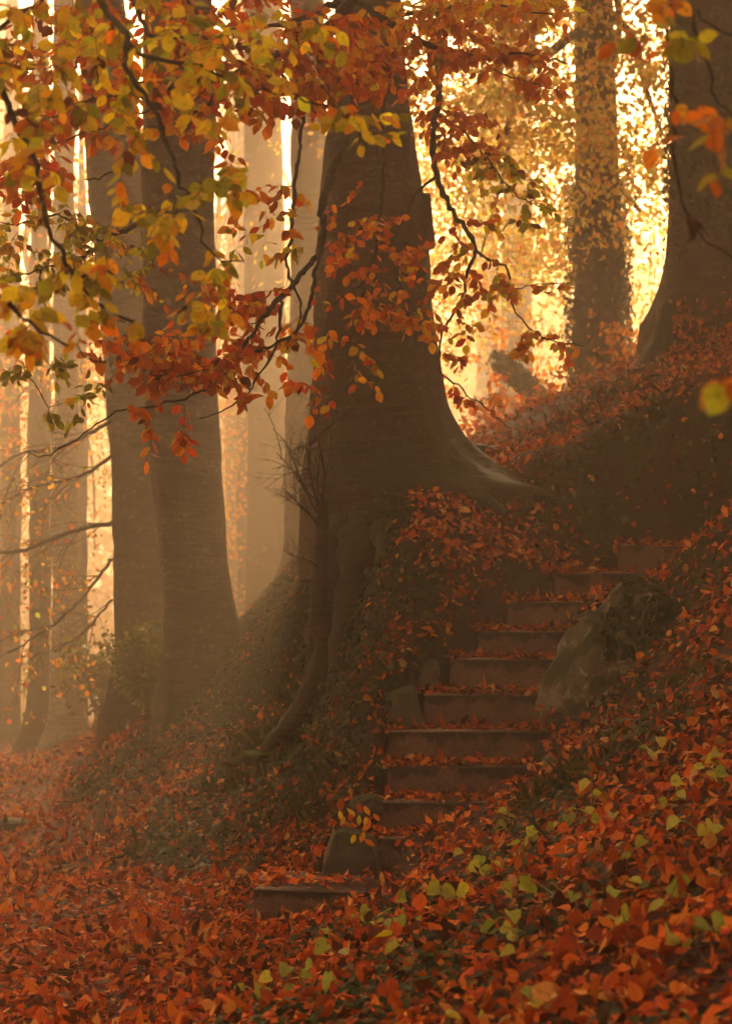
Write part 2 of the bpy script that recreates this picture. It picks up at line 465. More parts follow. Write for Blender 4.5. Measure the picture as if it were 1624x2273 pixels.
# the trodden path on the left, a sheet just above the ground
pyv = np.concatenate([np.arange(2, 24, 0.2), np.arange(24, 60, 1.0)])
pl = np.interp(pyv, [2, 10, 16, 22, 30, 60], [-3.6, -3.6, -4.2, -5.2, -7.4, -18])
pr = np.interp(pyv, [2, 7.5, 10, 12.5, 16, 19, 22, 30, 60], [-.5, -.5, -.62, -1.38, -2.15, -2.75, -3.4, -5.2, -15])
k = 26
PXX = pl[:, None] + (pr - pl)[:, None] * np.linspace(0, 1, k)[None, :] + 0.05 * fnoise(pyv * 2, pyv, 8)[:, None]
PYY = np.repeat(pyv[:, None], k, 1)
ii = (np.arange(len(pyv) - 1)[:, None] * k + np.arange(k - 1)[None, :]).ravel()
o = link('path', mesh_np('path', np.stack([PXX, PYY, H(PXX, PYY) + 0.008], -1).reshape(-1, 3), np.stack([ii, ii + 1, ii + k + 1, ii + k], -1)), M['path'])
tag(o, kind='structure')

# ------------------------------------------------------------------ stone staircase
import bmesh
def block(name, corners, mat, parent=None, bevel=0.02, cuts=5, amp=0.012, seed=0.0):
    """irregular weathered block from 8 corners: bottom 4 then top 4 (same winding)"""
    bm = bmesh.new()
    vs_ = [bm.verts.new([float(c) for c in p]) for p in corners]
    for f in ((3, 2, 1, 0), (4, 5, 6, 7), (0, 1, 5, 4), (1, 2, 6, 5), (2, 3, 7, 6), (3, 0, 4, 7)):
        bm.faces.new([vs_[i] for i in f])
    bmesh.ops.bevel(bm, geom=list(bm.edges), offset=bevel, segments=3, affect='EDGES', profile=0.6)
    long_e = [e for e in bm.edges if e.calc_length() > 0.07]
    bmesh.ops.subdivide_edges(bm, edges=long_e, cuts=cuts, use_grid_fill=True)
    bmesh.ops.triangulate(bm, faces=[f for f in bm.faces if len(f.verts) > 4])
    for v in bm.verts:
        p = v.co
        d = mnoise.noise(p * 5 + Vector((seed, 0, 0))) * amp + mnoise.noise(p * 17 + Vector((0, seed, 0))) * amp * 0.6 + mnoise.noise(p * 1.6 + Vector((seed, seed, 0))) * amp * 1.3
        v.co = p + v.normal * d
    bmesh.ops.recalc_face_normals(bm, faces=list(bm.faces))
    me = bpy.data.meshes.new(name)
    bm.to_mesh(me); bm.free()
    me.polygons.foreach_set('use_smooth', np.ones(len(me.polygons), dtype=bool))
    return link(name, me, mat, parent)

stairs = empty('stone_staircase', P(835, 1932, 10.9))
tag(stairs, 'worn brown sandstone steps strewn with fallen leaves climbing between boulder and bank', 'staircase')
STEPZ = []
for k, (l, r, t, b, Y) in enumerate(STEPS):
    a, e = P(l, t, Y), P(r, t, Y)
    zt = a[2]; zb = P(l, b, Y)[2] - 0.10
    Yn = (STEPS[k + 1][4] + 0.06) if k + 1 < len(STEPS) else Y + 0.4
    dyl, dyr = random.uniform(-.012, .012), random.uniform(-.012, .012)
    if k == 0: Yn = Y + 0.74; dyr = -0.10
    dz = random.uniform(-.006, .006)
    c = [(a[0], Y + dyl, zb), (e[0], Y + dyr, zb), (e[0], Yn, zb), (a[0] + .01, Yn, zb),
         (a[0] + .012, Y + dyl, zt + dz), (e[0], Y + dyr, zt - dz), (e[0], Yn, zt - dz), (a[0] + .02, Yn, zt + dz)]
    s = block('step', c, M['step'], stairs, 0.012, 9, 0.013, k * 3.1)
    if k == 0: s['label'] = 'lowest step, set apart to the left with its end showing'
    STEPZ.append((a[0], e[0], Y, Yn, zt))
# stones that edge the stairs on the left, climbing with it
for (l, r, t, b, Y, dep, sl) in [(866, 936, 1532, 1640, 11.98, .3, .03), (900, 985, 1475, 1545, 12.32, .25, .10)]:
    a, e = P(l, t, Y), P(r, t, Y); zb = P(l, b, Y)[2] - .1
    block('kerb_stone', [(a[0], Y, zb), (e[0], Y - .02, zb), (e[0], Y + dep, zb), (a[0] - .02, Y + dep, zb),
                         (a[0] + .015, Y + .03, a[2] - sl), (e[0] - .02, Y, a[2] + .02), (e[0] - .05, Y + dep, a[2] + .03), (a[0], Y + dep, a[2] - sl * .5)],
          M['stone_dark'], stairs, 0.03, 5, 0.03, l * .1)

# ------------------------------------------------------------------ rocks
def rock(name, center, size, mat, label, cat, seed, amp=0.22, tilt=0.0, cut=None, group=None):
    bm = bmesh.new()
    bmesh.ops.create_icosphere(bm, subdivisions=5, radius=1.0)
    S = Vector(size)
    rot = Matrix.Rotation(tilt, 3, 'Y')
    for v in bm.verts:
        p = v.co.copy()
        q = Vector([math.copysign(abs(c) ** 0.8, c) for c in p])
        d = 1 + amp * mnoise.noise(p * 1.1 + Vector((seed, 0, 0))) + amp * .5 * mnoise.noise(p * 2.7 + Vector((0, seed, 0))) - amp * .30 * abs(mnoise.noise(p * 3.6 + Vector((0, 0, seed)))) + amp * .2 * mnoise.noise(p * 8 + Vector((0, 0, seed))) + amp * .10 * mnoise.noise(p * 22 + Vector((0, 0, seed)))
        v.co = rot @ Vector((q.x * S.x * d, q.y * S.y * d, q.z * S.z * d))
    me = bpy.data.meshes.new(name); bm.to_mesh(me); bm.free()
    me.polygons.foreach_set('use_smooth', np.ones(len(me.polygons), dtype=bool))
    o = link(name, me, mat)
    o.location = [float(c) for c in center]
    tag(o, label, cat, group)
    return o

rock('boulder', P(1362, 1480, 11.75), (.27, .32, .46), M['boulder'], 'big pale lichened boulder with ivy and moss at right edge of stone steps', 'boulder', 7.7, .42, 0.36)
rock('rock', P(1215, 1740, 10.95), (.07, .10, .14), M['boulder'], 'small upright lichened rock beside right end of lower stone steps', 'rock', 9.1, .2, .2)
a_, b_ = P(722, 1950, 10.72), P(842, 1950, 10.78)
o = block('rock', [(a_[0] - .05, 10.70, a_[2] - .1), (b_[0], 10.80, a_[2] - .1), (b_[0], 11.1, a_[2] - .1), (a_[0] - .04, 11.1, a_[2] - .1), (a_[0] + .04, 10.76, P(0, 1845, 10.76)[2]), (b_[0] - .01, 10.84, P(0, 1868, 10.84)[2]), (b_[0] - .01, 11.1, P(0, 1850, 11.1)[2]), (a_[0] + .06, 11.05, P(0, 1832, 11.05)[2])], M['stone_dark'], None, .035, 6, .03, 4.4)
tag(o, 'squat blocky mossy rock at left end of second lowest step', 'rock')
rock('rock', P(815, 1790, 11.25), (.09, .13, .07), M['stone_dark'], 'flat mossy rock wedged beside third lowest step on its left', 'rock', 6.4, .2, -.25)
rock('rock', P(20, 1838, 15.3), (.17, .16, .07), M['stone_dark'], 'low dark rock half buried in path leaves at left picture edge', 'rock', 12.3, .15, 0)
rock('rock', P(405, 1690, 15.8), (.07, .08, .09), M['stone_dark'], 'round rock against foot of smooth trunk nearest the path bend', 'rock', 2.3, .12, 0)
rock('rock', P(1092, 1193, 13.8), (.03, .03, .022), M['boulder'], 'small pale stone lying among leaves on upper path', 'rock', 3.3, .1, 0)

# ------------------------------------------------------------------ leaf geometry
def _template(ts, ws, mid=True):
    """beech-leaf outline along +Y from 0 to 1; returns verts (x,y) and faces"""
    V = [(0.0, 0.0)]; n = len(ts)
    if mid:
        mi, li, ri = [0], [], []
        for t, w in zip(ts, ws):
            mi.append(len(V)); V.append((0.0, t))
            li.append(len(V)); V.append((-w, t))
            ri.append(len(V)); V.append((w, t))
        tip = len(V); V.append((0.0, 1.0))
        F3 = [(0, mi[1], li[0]), (0, ri[0], mi[1]), (mi[n], tip, li[-1]), (mi[n], ri[-1], tip)]
        F4 = []
        for k in range(n - 1):
            F4 += [(mi[k + 1], mi[k + 2], li[k + 1], li[k]), (mi[k + 1], ri[k], ri[k + 1], mi[k + 2])]
    else:
        li, ri = [], []
        for t, w in zip(ts, ws):
            li.append(len(V)); V.append((-w, t)); ri.append(len(V)); V.append((w, t))
        tip = len(V); V.append((0.0, 1.0))
        F3 = []
        F4 = [(0, tip, li[1], li[0]), (0, ri[0], ri[1], tip)] if n == 2 else [(0, ri[0], tip, li[0])]
    return np.array(V), np.array(F3, int).reshape(-1, 3), np.array(F4, int).reshape(-1, 4)
T_HI = _template([.08, .22, .4, .58, .76, .9], [.12, .235, .305, .295, .195, .075])
T_MID = _template([.2, .48, .78], [.23, .31, .18])
T_LOW = _template([.28, .7], [.32, .27], False)
T_IVY = _template([.02, .16, .42, .6], [.26, .46, .24, .2])
T_HEART = _template([-.16, -.05, .18, .42, .68, .88], [.26, .42, .50, .46, .30, .13])
T_BLADE = _template([.3, .7], [.02, .014], False)

def unit(v): return v / (np.linalg.norm(v, axis=-1, keepdims=True) + 1e-9)

def leaf_arrays(T, pos, axis, nrm, size, col, curl, fold, wav=None):
    TV, F3, F4 = T
    N, m = len(pos), len(TV)
    axis = unit(axis); side = unit(np.cross(axis, nrm)); nn = np.cross(side, axis)
    x, y = TV[:, 0][None] * rng.uniform(.7, 1.2, (N, 1)), TV[:, 1]
    z = fold[:, None] * np.abs(x) - curl[:, None] * (y[None] ** 2)
    if wav is not None: z = z + wav[:, None] * np.sin(y * 7.0)[None] * np.sign(x) * 0.12
    yy = y[None] * (1 - 0.25 * np.abs(curl)[:, None] * y[None])
    V = pos[:, None, :] + size[:, None, None] * (x[:, :, None] * side[:, None, :] + yy[:, :, None] * axis[:, None, :] + z[:, :, None] * nn[:, None, :])
    off = (np.arange(N) * m)[:, None, None]
    fs = []
    if len(F3): fs.append((F3[None] + off).reshape(-1, 3))
    if len(F4): fs.append((F4[None] + off).reshape(-1, 4))
    C = np.repeat(col[:, None, :], m, 1) * (0.9 + 0.2 * rng.random((N, m, 1)))
    U = np.tile(TV[None], (N, 1, 1))
    return V.reshape(-1, 3), fs, C.reshape(-1, 3), U.reshape(-1, 2)

def leaf_cloud(name, T, pos, axis, nrm, size, col, mat, parent=None, kind='stuff', curl=None, fold=None):
    N = len(pos)
    curl = rng.normal(0.12, 0.16, N) if curl is None else curl
    fold = rng.uniform(0.0, 0.22, N) if fold is None else fold
    V, fs, C, U = leaf_arrays(T, pos, axis, nrm, size, col, curl, fold, rng.uniform(-.5, .5, N))
    o = link(name, mesh_np(name, V, fs, C, U), mat, parent)
    if kind: o['kind'] = kind
    return o

def protos(name, T, mat, n=8, curl=(-.1, .35), fold=(.0, .2)):
    out = []
    for k in range(n):
        V, fs, C, U = leaf_arrays(T, np.zeros((1, 3)), np.array([[0, 1., 0]]), np.array([[0, 0, 1.]]), np.ones(1), np.ones((1, 3)),
                                  np.array([rng.uniform(*curl)]), np.array([rng.uniform(*fold)]), np.array([rng.uniform(-.7, .7)]))
        me = mesh_np(name, V, fs, None, U); me.materials.append(mat); out.append(me)
    return out
LEAF_MESH = protos('leaf', T_HI, M['leaf_one'])
FALLEN_MESH = protos('fallen_leaf', T_HI, M['litter_one'], 12, (-.7, .85), (-.3, .7))

def leaf_matrix(pos, axis, nrm, size):
    a = unit(axis); s = unit(np.cross(a, nrm)); n = np.cross(s, a)
    m = Matrix.Identity(4)
    for r in range(3):
        m[r][0] = float(s[r] * size); m[r][1] = float(a[r] * size); m[r][2] = float(n[r] * size); m[r][3] = float(pos[r])
    return m

def leaf_objects(name, meshes, pos, axis, nrm, size, col, parent=None):
    out = []
    for k in range(len(pos)):
        o = bpy.data.objects.new(name, meshes[k % len(meshes)])
        COL.objects.link(o)
        m = leaf_matrix(pos[k], axis[k], nrm[k], size[k])
        if parent is not None:
            o.parent = parent
            o.matrix_basis = Matrix.Translation(-parent.location) @ m
        else: o.matrix_basis = m
        o.color = (float(col[k][0]), float(col[k][1]), float(col[k][2]), 1)
        out.append(o)
    return out

YEL, GOLD, OLIVE, LIME = (.82, .57, .045), (.78, .37, .025), (.26, .24, .028), (.52, .49, .05)
ORA, COP, RED, BRN, DRK = (.74, .22, .015), (.52, .13, .02), (.58, .085, .015), (.17, .045, .015), (.06, .022, .012)
def colours(n, pal):
    c = np.array([p[0] for p in pal], float); w = np.array([p[1] for p in pal], float); w /= w.sum()
    out = c[rng.choice(len(c), n, p=w)]
    out = out * rng.uniform(.75, 1.25, (n, 1)) * rng.uniform(.9, 1.1, (n, 3))
    return np.clip(out, 0.004, .85)
PAL_NEAR = [(YEL, 5), ((.85, .62, .06), 3), (GOLD, 3), (OLIVE, 2.2), (LIME, 4), (ORA, 1.6), (BRN, .7), (DRK, .4)]
PAL_RED = [(RED, 4), (COP, 3.5), (ORA, 4.5), (GOLD, 2), (YEL, .6), (BRN, 1)]
PAL_MIX = [(COP, 4), (ORA, 4), (RED, 2), (GOLD, 2), (YEL, 1.2), (OLIVE, .8)]
PAL_GREEN = [(OLIVE, 4), (LIME, 3), (GOLD, 2), (YEL, 1), (BRN, 1)]
PAL_BACK = [((.85, .60, .10), 5), ((.85, .46, .06), 4), ((.62, .56, .10), 3), ((.75, .26, .03), 1)]
PAL_BROWN = [(GOLD, 3), (COP, 2.5), (OLIVE, 2), (ORA, 1.5), (LIME, 1)]
PAL_LITTER = [((.68, .125, .018), 5), ((.78, .20, .026), 4), ((.44, .07, .014), 4), ((.80, .33, .08), 1.6), ((.12, .03, .012), 3.4), ((.06, .02, .01), 1.6), ((.62, .36, .12), .5), ((.50, .07, .018), 3)]

# ------------------------------------------------------------------ trees
def trunk(name, ctrl, mat, parent, lobes=(), zb=0.0, sides=56, step=.09, flute=.03, seed=1.0, scars=26):
    """ctrl: (px,py,Y,r_px) from the base upwards; lobes: (angle, reach m, height m, sharpness) of the root flare above height zb"""
    c = np.array([[*P(px, py, Y), rp / F * Y] for px, py, Y, rp in ctrl])
    c = catmull(c, step)
    a = np.arange(sides) / sides * 2 * np.pi
    V = []
    sg = np.random.default_rng(int(seed * 10) + 5)                 # healed branch scars and swellings
    sc = np.stack([sg.uniform(3.3, 6.1, scars), sg.uniform(zb + .3, zb + 5.5, scars), sg.uniform(.05, .13, scars), sg.uniform(-.012, .022, scars)], -1)
    for p in c:
        r = np.full(sides, p[3])
        for (sa, sz, sr, sh) in sc:
            d2 = ((a - sa) * p[3] * 1.0) ** 2 / (sr * 1.3) ** 2 + (p[2] - sz) ** 2 / (sr * .8) ** 2
            r = r + sh * np.exp(-d2) * (1 - 1.6 * np.exp(-d2 * 5)) * 1.6
        for (an, reach, hgt, sharp) in lobes:
            r = r + reach * np.exp(-max(p[2] - zb, 0.0) / hgt) * np.maximum(np.cos(a - an), 0) ** sharp
        ring = np.stack([p[0] + r * np.cos(a), p[1] + r * np.sin(a), np.full(sides, p[2])], -1)
        n1 = vnoise(ring * [1, 1, .25], 3.0, seed) * flute * 1.3 + vnoise(ring * [1, 1, .5], 9.0, seed) * flute * .35 + vnoise(ring, 2.0, seed + 9) * flute * .7
        ring[:, 0] += np.cos(a) * n1; ring[:, 1] += np.sin(a) * n1
        V.append(ring)
    n = len(V); V = np.concatenate(V)
    i = np.arange(n - 1)[:, None] * sides; j = np.arange(sides)[None]; j2 = (j + 1) % sides
    F4 = np.stack([i + j, i + j2, i + sides + j2, i + sides + j], -1).reshape(-1, 4)
    return link(name, mesh_np(name, V, F4), mat, parent)

def tube_px(name, ctrl, mat, parent, sides=14, step=.06, rough=.15, seed=0.0):
    c = catmull(np.array([[*P(px, py, Y), rp / F * Y] for px, py, Y, rp in ctrl]), step)
    mb = MB(); mb.tube(c[:, :3], np.maximum(c[:, 3], .002), sides)
    V = np.concatenate(mb.V); nz = vnoise(V, 7.0, seed)
    cen = np.repeat(c[:, :3], sides, 0); cen = np.vstack([cen, c[0, :3], c[-1, :3]])
    V = V + (V - cen) * (nz * rough * 1.6 + vnoise(V, 19.0, seed + 3) * rough * .5 + vnoise(V * [1, 1, .3], 3.0, seed + 5) * rough)[:, None]
    mb.V = [V]
    return mb.build(name, mat, parent)

def crown_points(n_clump, per, center, radii, spread, hollow=.45):
    d = unit(rng.normal(size=(n_clump, 3))); r = rng.uniform(hollow, 1, (n_clump, 1))
    cc = np.array(center) + d * r * np.array(radii)
    q = rng.normal(size=(n_clump * per, 3)) * spread * rng.uniform(.5, 1.3, (n_clump * per, 1)) * np.array([1.5, 1.1, .38])
    q[:, 2] -= np.abs(q[:, 0]) * np.repeat(rng.uniform(-.1, .5, n_clump), per)
    return np.repeat(cc, per, 0) + q

def foliage(name, pts, size, pal, parent, T=None, mat=None, down=.6):
    n = len(pts)
    ax = rng.normal(size=(n, 3)) + np.array([0, 0, -down])
    nr = rng.normal(size=(n, 3)) + np.array([0, -.5, .6])
    return leaf_cloud(name, T or T_LOW, pts, ax, nr, rng.uniform(.75, 1.25, n) * size, colours(n, pal), mat or M['leaf_far'], parent)

def limbs(parent, base, targets, r0, mat, wig=.3):
    for t in targets:
        b, t = np.array(base, float), np.array(t, float)
        L = np.linalg.norm(t - b)
        k = 6; w = np.linspace(0, 1, k)[:, None]
        pts = b * (1 - w) + t * w + rng.normal(size=(k, 3)) * wig * L * .12 * np.sin(w * np.pi) + np.array([0, 0, 1]) * L * .12 * np.sin(w * np.pi)
        c = catmull(pts, .15)
        mb = MB(); mb.tube(c, np.linspace(r0, r0 * .18, len(c)), 8)
        mb.build('limb', mat, parent)

def tree(name, label, ctrl, mat, lobes=(), seed=1.0, crown=None, zb=None, flute=.03, sides=40, step=.14, limb_r=.06, group=None):
    b = P(*ctrl[0][:3])
    t = empty(name, (b[0], b[1], float(H(b[0], b[1]))))
    tag(t, label, 'tree', group)
    trunk('trunk', ctrl, mat, t, lobes, float(H(b[0], b[1])) if zb is None else zb, sides, step, flute, seed)
    if crown:
        for (cen, rad, ncl, per, size, pal, spread) in crown:
            pts = crown_points(ncl, per, cen, rad, spread)
            foliage('crown', pts, size, pal, t)
            tops = P(*ctrl[-2][:3])
            limbs(t, tops, [np.array(cen) + unit(rng.normal(size=3)) * np.array(rad) * .75 for _ in range(5)], limb_r, mat)
    return t

HI = np.pi
main = tree('beech_tree', 'broad dark beech trunk with spreading mossy roots above the stone steps',
     [(832, 1290, 15, 150), (836, 1180, 15, 150), (838, 1080, 15, 148), (838, 980, 15, 143), (836, 880, 15, 138), (828, 700, 15, 128), (825, 400, 15, 110), (820, 200, 15, 90), (818, 0, 15, 78), (815, -500, 15, 66), (800, -1300, 15.2, 45), (790, -2000, 15.5, 22)],
     M['bark'], [(-.12, .62, .20, 34), (-.5, .60, .20, 30), (.28, .95, .21, 14), (-.9, .40, .26, 18), (-1.45, .26, .3, 14), (-2.1, .2, .36, 9), (HI, .05, .5, 4), (1.6, .4, .3, 5)], 2.0, zb=2.42,
     crown=[((-.3, 18.6, 11.0), (5.4, 4.2, 2.0), 200, 60, .23, PAL_RED, .55)], sides=144, step=.06, flute=.036, limb_r=.12)  # unseen overhead crown, set back and thickened to block sun from the foreground
RT = [[(1000, 985, 15.35, 16), (1060, 1008, 15.65, 24), (1130, 1016, 15.95, 22), (1220, 1010, 16.0, 19), (1310, 992, 15.9, 15), (1370, 975, 15.8, 8)],
      [(1010, 1040, 14.8, 24), (1070, 1070, 14.66, 24), (1130, 1090, 14.55, 19), (1185, 1100, 14.45, 13), (1240, 1112, 14.35, 6)],
      [(985, 1055, 14.62, 26), (1035, 1092, 14.42, 22), (1085, 1112, 14.25, 14), (1120, 1140, 14.05, 7)],
      [(1060, 1075, 14.7, 14), (1120, 1072, 14.85, 11), (1180, 1070, 14.95, 7), (1230, 1062, 15.0, 4)],
      [(930, 1110, 14.42, 26), (960, 1140, 14.15, 28), (1000, 1165, 13.95, 20), (1030, 1200, 13.7, 13), (1042, 1265, 13.4, 8), (1045, 1300, 13.2, 5)],
      [(768, 960, 14.95, 50), (760, 1100, 14.65, 56), (755, 1220, 14.35, 52), (748, 1350, 14.1, 50), (735, 1450, 13.9, 50), (715, 1530, 13.75, 46), (668, 1590, 13.65, 32), (612, 1640, 13.5, 17), (570, 1690, 13.4, 7)],
      [(800, 1050, 14.75, 40), (796, 1180, 14.3, 42), (785, 1290, 13.95, 32), (768, 1390, 13.75, 27), (754, 1480, 13.6, 24), (742, 1560, 13.4, 16)],
      [(870, 1120, 14.5, 30), (856, 1165, 14.25, 30), (848, 1210, 13.9, 20), (850, 1260, 13.5, 10)]]
for k, r in enumerate(RT): tube_px('root', r, M['bark'] if k in (5, 6) else M['root'], main, 22, .04, .26, k * 2.2)

tB = tree('beech_tree', 'smooth leaning beech trunk on bank, nearer of the two trunks beside path',
     [(440, 1760, 16.9, 88), (446, 1640, 17, 84), (448, 1500, 17, 80), (438, 1350, 17, 76), (422, 1150, 17, 76), (411, 1000, 17, 78), (404, 850, 17, 80), (400, 600, 17, 82), (398, 300, 17, 78), (395, 0, 17, 72), (390, -500, 17, 60), (385, -1200, 17, 40), (380, -1700, 17, 20)],
     M['bark'], [(0.0, .50, .2, 9), (HI * 1.05, .10, .35, 5), (-1.7, .1, .4, 4)], 5.0, crown=[((-1.8, 20.0, 11.4), (3.6, 3.0, 2.0), 50, 60, .22, PAL_BROWN, .5)], sides=56, limb_r=.1)  # unseen crown, its spread and density chosen for the shade it casts
tube_px('root', [(386, 1500, 16.75, 18), (382, 1600, 16.6, 22), (378, 1690, 16.3, 20), (370, 1760, 15.9, 14)], M['root'], tB, 14, .06, .2, 7.3)
tA = tree('beech_tree', 'hazy beech trunk flaring onto path edge, farther of the two paired trunks',
     [(300, 1790, 19.6, 66), (318, 1660, 19.6, 62), (322, 1500, 19.6, 60), (318, 1350, 19.6, 60), (308, 1150, 19.6, 60), (303, 1000, 19.6, 60), (285, 700, 19.6, 60), (255, 350, 19.6, 60), (225, 0, 19.6, 56), (190, -400, 19.6, 46), (150, -900, 19.6, 20)],
     M['bark'], [(HI * 1.02, .16, .3, 4), (-2.0, .12, .35, 4)], 8.0, crown=[((-4.2, 18.5, 10.2), (3.2, 4.0, 2.0), 12, 60, .22, PAL_BROWN, .5)], limb_r=.09)  # out-of-frame crown, kept sparse so sun reaches the left haze
tree('woodland_tree', 'pale misty trunk seen between paired beeches and broad beech',
     [(592, 1420, 28, 50), (591, 1330, 28, 46), (590, 1000, 28, 45), (586, 500, 28, 43), (580, 0, 28, 40), (575, -250, 28, 30)], M['bark_far'], [(-1.5, .2, .3, 3)], 11.0)
tree('woodland_tree', 'misty ivied trunk half hidden behind left side of broad beech',
     [(678, 1340, 24, 52), (679, 1250, 24, 46), (680, 1000, 24, 44), (682, 500, 24, 42), (684, 0, 24, 38), (686, -300, 24, 30)], M['bark_far'], [(-2.5, .2, .3, 3)], 12.0, flute=.05)
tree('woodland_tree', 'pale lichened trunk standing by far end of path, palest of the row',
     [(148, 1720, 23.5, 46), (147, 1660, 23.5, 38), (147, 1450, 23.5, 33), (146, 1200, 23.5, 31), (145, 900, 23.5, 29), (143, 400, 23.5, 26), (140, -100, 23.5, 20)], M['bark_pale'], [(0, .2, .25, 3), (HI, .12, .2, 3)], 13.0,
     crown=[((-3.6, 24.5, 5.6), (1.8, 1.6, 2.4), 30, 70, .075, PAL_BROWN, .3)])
tree('woodland_tree', 'dim misty trunk left of the palest trunk at path end',
     [(86, 1720, 26, 36), (87, 1650, 26, 29), (88, 1400, 26, 26), (89, 900, 26, 23), (90, 300, 26, 20), (91, -100, 26, 16)], M['bark_far'], [(HI, .2, .25, 3)], 14.0)
tree('woodland_tree', 'faintest misty trunk at left picture edge beyond path',
     [(18, 1690, 30, 32), (20, 1620, 30, 26), (22, 1400, 30, 24), (24, 900, 30, 22), (26, 300, 30, 18), (27, 0, 30, 14)], M['bark_far'], [(HI, .2, .25, 3)], 15.0,
     crown=[((-5.0, 32, 5.0), (2.4, 2.0, 3.6), 24, 70, .09, PAL_BROWN, .4)])
tree('woodland_tree', 'thin misty trunk right of the palest trunk at path end',
     [(186, 1680, 27, 14), (186, 1600, 27, 11), (184, 1300, 27, 10), (183, 800, 27, 9), (182, 200, 27, 7)], M['bark_far'], [], 16.0,
     crown=[((-4.0, 28, 4.2), (1.6, 1.5, 2.6), 22, 70, .08, PAL_BROWN, .35)])
tE = tree('ivied_tree', 'ivy clad trunk in bright mist under golden leaves beyond the saddle',
     [(1318, 960, 24, 66), (1322, 880, 24, 60), (1326, 700, 24, 56), (1326, 500, 24, 52), (1322, 300, 24, 48), (1316, 0, 24, 42), (1310, -400, 24, 34), (1305, -800, 24, 16)], M['bark_far'], [(HI, .12, .25, 3)], 17.0,
     crown=[((2.4, 21.5, 7.4), (2.6, 1.2, 2.0), 170, 80, .072, PAL_BACK, .26), ((1.3, 24.6, 6.4), (2.2, 1.3, 2.2), 80, 80, .075, PAL_BACK, .28), ((3.8, 26, 8.0), (3.2, 1.6, 3.4), 80, 80, .09, PAL_BACK, .38), ((1.6, 26.0, 12.6), (5.5, 4.6, 1.8), 150, 60, .24, PAL_BACK, .55)])  # last crown is above the frame, added to shade the near haze
for ctrl in ([(1318, 120, 23.8, 14), (1280, 200, 23.4, 11), (1300, 300, 23.0, 9), (1350, 380, 22.8, 7), (1420, 470, 22.7, 4)], [(1322, 40, 23.8, 13), (1230, 110, 23.3, 10), (1150, 180, 22.9, 8), (1120, 300, 22.7, 6), (1060, 400, 22.6, 4)], [(1320, 0, 23.9, 12), (1400, 80, 23.4, 9), (1430, 190, 23.1, 7), (1470, 300, 22.9, 4)]):
    tube_px('limb', ctrl, M['twig'], tE, 8, .08, .2, ctrl[1][0] * .01)
tF = tree('ivied_tree', 'thick ivy covered trunk rooted on leafy bank at right picture edge',
     [(1590, 850, 18.6, 125), (1588, 770, 18.6, 112), (1586, 690, 18.6, 105), (1585, 500, 18.6, 101), (1585, 300, 18.6, 98), (1586, 0, 18.6, 94), (1590, -500, 18.6, 80), (1600, -1000, 18.6, 60), (1610, -1500, 18.6, 30)], M['bark'], [(HI, .26, .3, 4), (-1.8, .2, .3, 4)], 18.0,
     crown=[((4.8, 20.5, 11.8), (5.0, 5.0, 2.2), 200, 60, .24, PAL_MIX, .55)], sides=56, limb_r=.1)  # unseen crown, widened to close a sun gap over the right bank
tube_px('root', [(1492, 690, 18.2, 30), (1462, 770, 17.9, 26), (1410, 840, 17.5, 21), (1350, 895, 17.1, 16), (1290, 935, 16.8, 11), (1225, 975, 16.5, 6)], M['root'], tF, 14, .06, .2, 1.3)
for (px, rp, Y, pyb, lab, pal, cr) in [(1145, 34, 38, 930, 'faint trunk in bright mist left of the ivied tree beyond saddle', PAL_BACK, ((2.4, 38, 9), (3.2, 2, 3.2), 36, 70, .11, PAL_BACK, .5)),
                              (1082, 24, 46, 900, 'faintest trunk in bright mist just right of the broad beech', PAL_BACK, ((1.6, 46, 10), (3.6, 2, 4), 30, 70, .13, PAL_BACK, .6)),
                              (520, 20, 40, 1420, 'slim faint trunk in mist right of the paired beeches', PAL_BROWN, ((-2.0, 40, 6.5), (2.6, 2, 3.6), 70, 70, .11, PAL_BROWN, .5)),
                              (540, 14, 34, 1400, 'hazy sapling trunk in gap right of the paired beeches', PAL_BROWN, ((-2.0, 34, 4.6), (1.5, 1.5, 3.6), 90, 70, .09, PAL_BROWN, .4)),
                              (-10, 34, 44, 1600, 'faint trunk in mist cut by left picture edge', PAL_BROWN, ((-7.0, 42, 8), (4.0, 2, 6), 14, 70, .13, PAL_BROWN, .6))]:
    tree('woodland_tree', lab, [(px, pyb + 60, Y, rp * 1.4), (px, pyb, Y, rp * 1.1), (px + 2, 600, Y, rp), (px + 4, 200, Y, rp * .9), (px + 6, -50, Y, rp * .7)], M['bark_far'], [], px * .01, crown=[cr], sides=20, step=.4)

x, y = 4.2, 2.5  # tree added out of view so its crown darkens the lower right slope
t = empty('beech_tree', (x, y, float(H(x, y)))); tag(t, 'unseen beech added out of the picture on the right to shade the slope', 'tree')
zz = np.linspace(float(H(x, y)) - .3, 9.5, 14); mb = MB(); mb.tube(np.stack([x + .1 * np.sin(zz), np.full(14, float(y)), zz], -1), .3 * np.interp(zz, [0, 2.5, 9.5], [1.5, 1, .35]), 24); mb.build('trunk', M['bark'], t)
foliage('crown', crown_points(210, 60, (2.9, 4.4, 7.4), (3.2, 3.6, 1.2), .5), .22, PAL_MIX, t)
limbs(t, (x, y, 6.0), [np.array([2.6, 4.8, 7.6]) + unit(rng.normal(size=3)) * [2.5, 3, .8] for _ in range(5)], .1, M['bark'])

